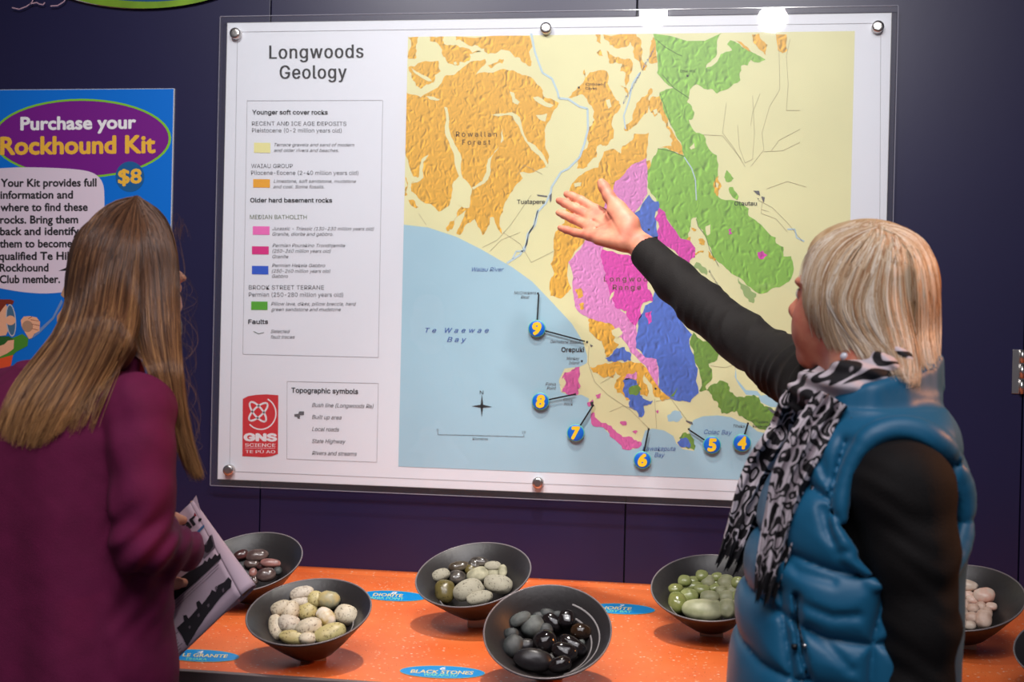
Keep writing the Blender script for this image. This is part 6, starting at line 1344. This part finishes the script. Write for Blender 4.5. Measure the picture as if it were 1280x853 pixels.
# ================================================================== NEWSPAPER
pA, pB, pC = Y(238, 629, -0.885), Y(301, 745, -0.905), Y(213, 829, -0.935)
paper = tag(empty('newspaper', tuple(pB)), 'folded newspaper with dark photographs held in the hand of the girl in maroon', 'newspaper')
pT = pA+pC-pB; nN = (pB-pA).cross(pC-pB).normalized()
if nN.dot(CAM-pB) < 0: nN = -nN
M_news = mat('newsprint', srgb(196, 174, 190), 0.8, bump=0.2, bscale=40)
wdir = (pA-pT).normalized()          # reading direction, towards the fold
def ruled(name, prof_fn, ns, nt_, material, thick=0.0012):
    V = []
    for i in range(ns):
        s_ = i/(ns-1)
        for j in range(nt_): V.append(prof_fn(s_, j/(nt_-1)))
    Fs = [(i*nt_+j, i*nt_+j+1, (i+1)*nt_+j+1, (i+1)*nt_+j) for i in range(ns-1) for j in range(nt_-1)]
    o = mesh_obj(name, V, Fs, material, paper); md = o.modifiers.new('sheet', 'SOLIDIFY'); md.thickness = thick; md.offset = 0; return o
def front(s_, t_):     # s along the fold, t from fold to free edge, with a faint sag
    p = pA.lerp(pB, s_)+(pT-pA)*t_; return p - nN*(0.004*math.sin(t_*math.pi)*(0.4+0.6*s_))
ruled('front_page', front, 14, 18, M_news)
def roll(s_, t_):
    r = 0.0045+0.0140*s_**1.1; a = math.pi*1.15*t_; p = pA.lerp(pB, s_)
    return p - nN*r + nN*r*math.cos(a) + wdir*r*(1.15*math.sin(a))
ruled('fold', roll, 20, 22, M_news)
def back_(s_, t_):
    r = 0.0045+0.0140*s_**1.1; a = math.pi*1.15; p = pA.lerp(pB, s_)-nN*r+nN*r*math.cos(a)+wdir*r*(1.15*math.sin(a)); q = p+(pT-pA)*0.97*t_ + nN*(r*1.2)*min(1, t_*5) ; return q
ruled('back_page', back_, 14, 18, M_news)
def inner(s_, t_):
    r = (0.0032+0.0090*s_**1.1); a = math.pi*1.1*t_; p = pA.lerp(pB, s_)-nN*0.0025; return p - nN*r + nN*r*math.cos(a) + wdir*r*(1.0*math.sin(a))-(pB-pA).normalized()*0.002
ruled('inner_page', inner, 18, 18, mat('colour_page', srgb(190, 150, 120), 0.7, noise_amt=0.6, nscale=90))
tipv = [pA+(pB-pA)*0.0, pA+wdir*0.012+(pB-pA)*-0.02, pA+wdir*0.006+(pB-pA)*0.14]
tipv = [v_-nN*0.002 for v_ in tipv]; mesh_obj('page_corner', tipv+[v_-nN*0.001 for v_ in tipv], [(0, 1, 2), (5, 4, 3), (0, 3, 4, 1), (1, 4, 5, 2), (2, 5, 3, 0)], M_news, paper, smooth=False)
class PagePrint(Print):
    def __init__(self, root): self.root = root; self.acc = {}
    def P(self, px, py):
        q = plane_hit(px, py, pB, nN)-pA; e1 = (pB-pA); e2 = (pT-pA); a11, a12, a22 = e1.dot(e1), e1.dot(e2), e2.dot(e2); b1, b2_ = q.dot(e1), q.dot(e2); dt = a11*a22-a12*a12
        return ((b1*a22-b2_*a12)/dt, (b2_*a11-b1*a12)/dt)
    def add(self, name, material, v2, tris, layer):
        V, T, _ = self.acc.setdefault(name, ([], [], material)); o = len(V)
        for s_, t_ in v2: V.append(front(s_, t_)+nN*(0.0010+0.00015*layer))
        T += [tuple(i+o for i in t) for t in tris]
    def build(self):
        for k_, (V, T, mt) in self.acc.items(): mesh_obj(k_.split('/')[0], V, T, mt, self.root, smooth=False)['kind'] = 'stuff'
NP_ = PagePrint(paper); N5 = (190, 620, 3.66)
M_ink = mat('news_ink', srgb(30, 24, 34), 0.8); M_inkm = mat('news_mid', srgb(104, 90, 102), 0.8); M_inkb = mat('news_blue', srgb(60, 110, 160), 0.8)
def npoly(mt, pts, layer, rough=0.0, name='print_block', seed=3): NP_.poly(name+'/'+mt.name, mt, pts, layer, N5, rough=rough, seed=seed)
npoly(M_inkb, [(178, 190), (238, 132), (242, 142), (186, 198)], 2)
npoly(M_inkm, [(215, 262), (262, 195), (276, 176), (292, 236), (238, 290)], 1); npoly(M_ink, [(222, 250), (235, 222), (250, 226), (262, 190), (270, 178), (276, 205), (282, 232), (250, 262)], 2, 0.12)
npoly(M_ink, [(64, 500), (62, 425), (120, 380), (180, 340), (232, 312), (240, 296), (252, 302), (262, 280), (272, 290), (290, 266), (300, 276), (312, 262), (318, 288), (250, 350), (170, 420), (100, 480)], 1, 0.02)
npoly(M_ink, [(112, 605), (146, 575), (140, 548), (156, 545), (164, 562), (206, 515), (200, 488), (214, 480), (226, 498), (244, 476), (262, 452), (272, 430), (290, 440), (300, 410), (330, 395), (350, 372), (366, 388), (362, 420), (300, 482), (240, 560), (190, 640), (160, 690), (140, 650)], 1, 0.03)
for i, (x_, y_, w_, h_) in enumerate(((286, 420, 10, 14), (250, 500, 9, 12), (205, 545, 9, 12), (320, 430, 8, 14), (165, 600, 8, 10))): npoly(M_inkm, [(x_, y_), (x_+w_, y_-h_*0.6), (x_+w_*1.3, y_+h_*0.4), (x_+w_*0.3, y_+h_)], 2, 0.1)
for i in range(11):
    x_, y_ = 66+i*5.2, 600+i*12.5; L_ = 26 if i % 4 else 40; 
    npoly(M_inkm, [(x_, y_), (x_+L_*0.73, y_-L_*0.68), (x_+L_*0.73+1.6, y_-L_*0.68+2.6), (x_+1.6, y_+2.6)], 1, name='print_lines')
for i in range(3):
    x_, y_ = 66+i*6, 522+i*9; L_ = 330-i*10
    npoly(M_inkm, [(x_, y_), (x_+L_*0.73, y_-L_*0.68), (x_+L_*0.73+1.0, y_-L_*0.68+1.5), (x_+1.0, y_+1.5)], 1, name='print_lines')
npoly(mat('news_red', srgb(150, 30, 50), 0.8), [(190, 98), (196, 76), (206, 92)], 2)
class MastPrint: pass
def mast(name, material, v2, tris, q):
    o_ = (212.0, 680) ; w_px, h_px = q[6], q[7]; ux, uy = 0.80, -0.60; vx, vy = -0.55, -0.83
    pts = [NP_.P(o_[0]+ux*u*w_px+vx*v*h_px, o_[1]+uy*u*w_px+vy*v*h_px) for u, v in v2]; NP_.add(name, material, pts, tris, 3)
text(mast, 'masthead', M_ink, 'Star.', 0, 0, 50, 12, 3, 0, 0.03)
flush_text(); NP_.build()
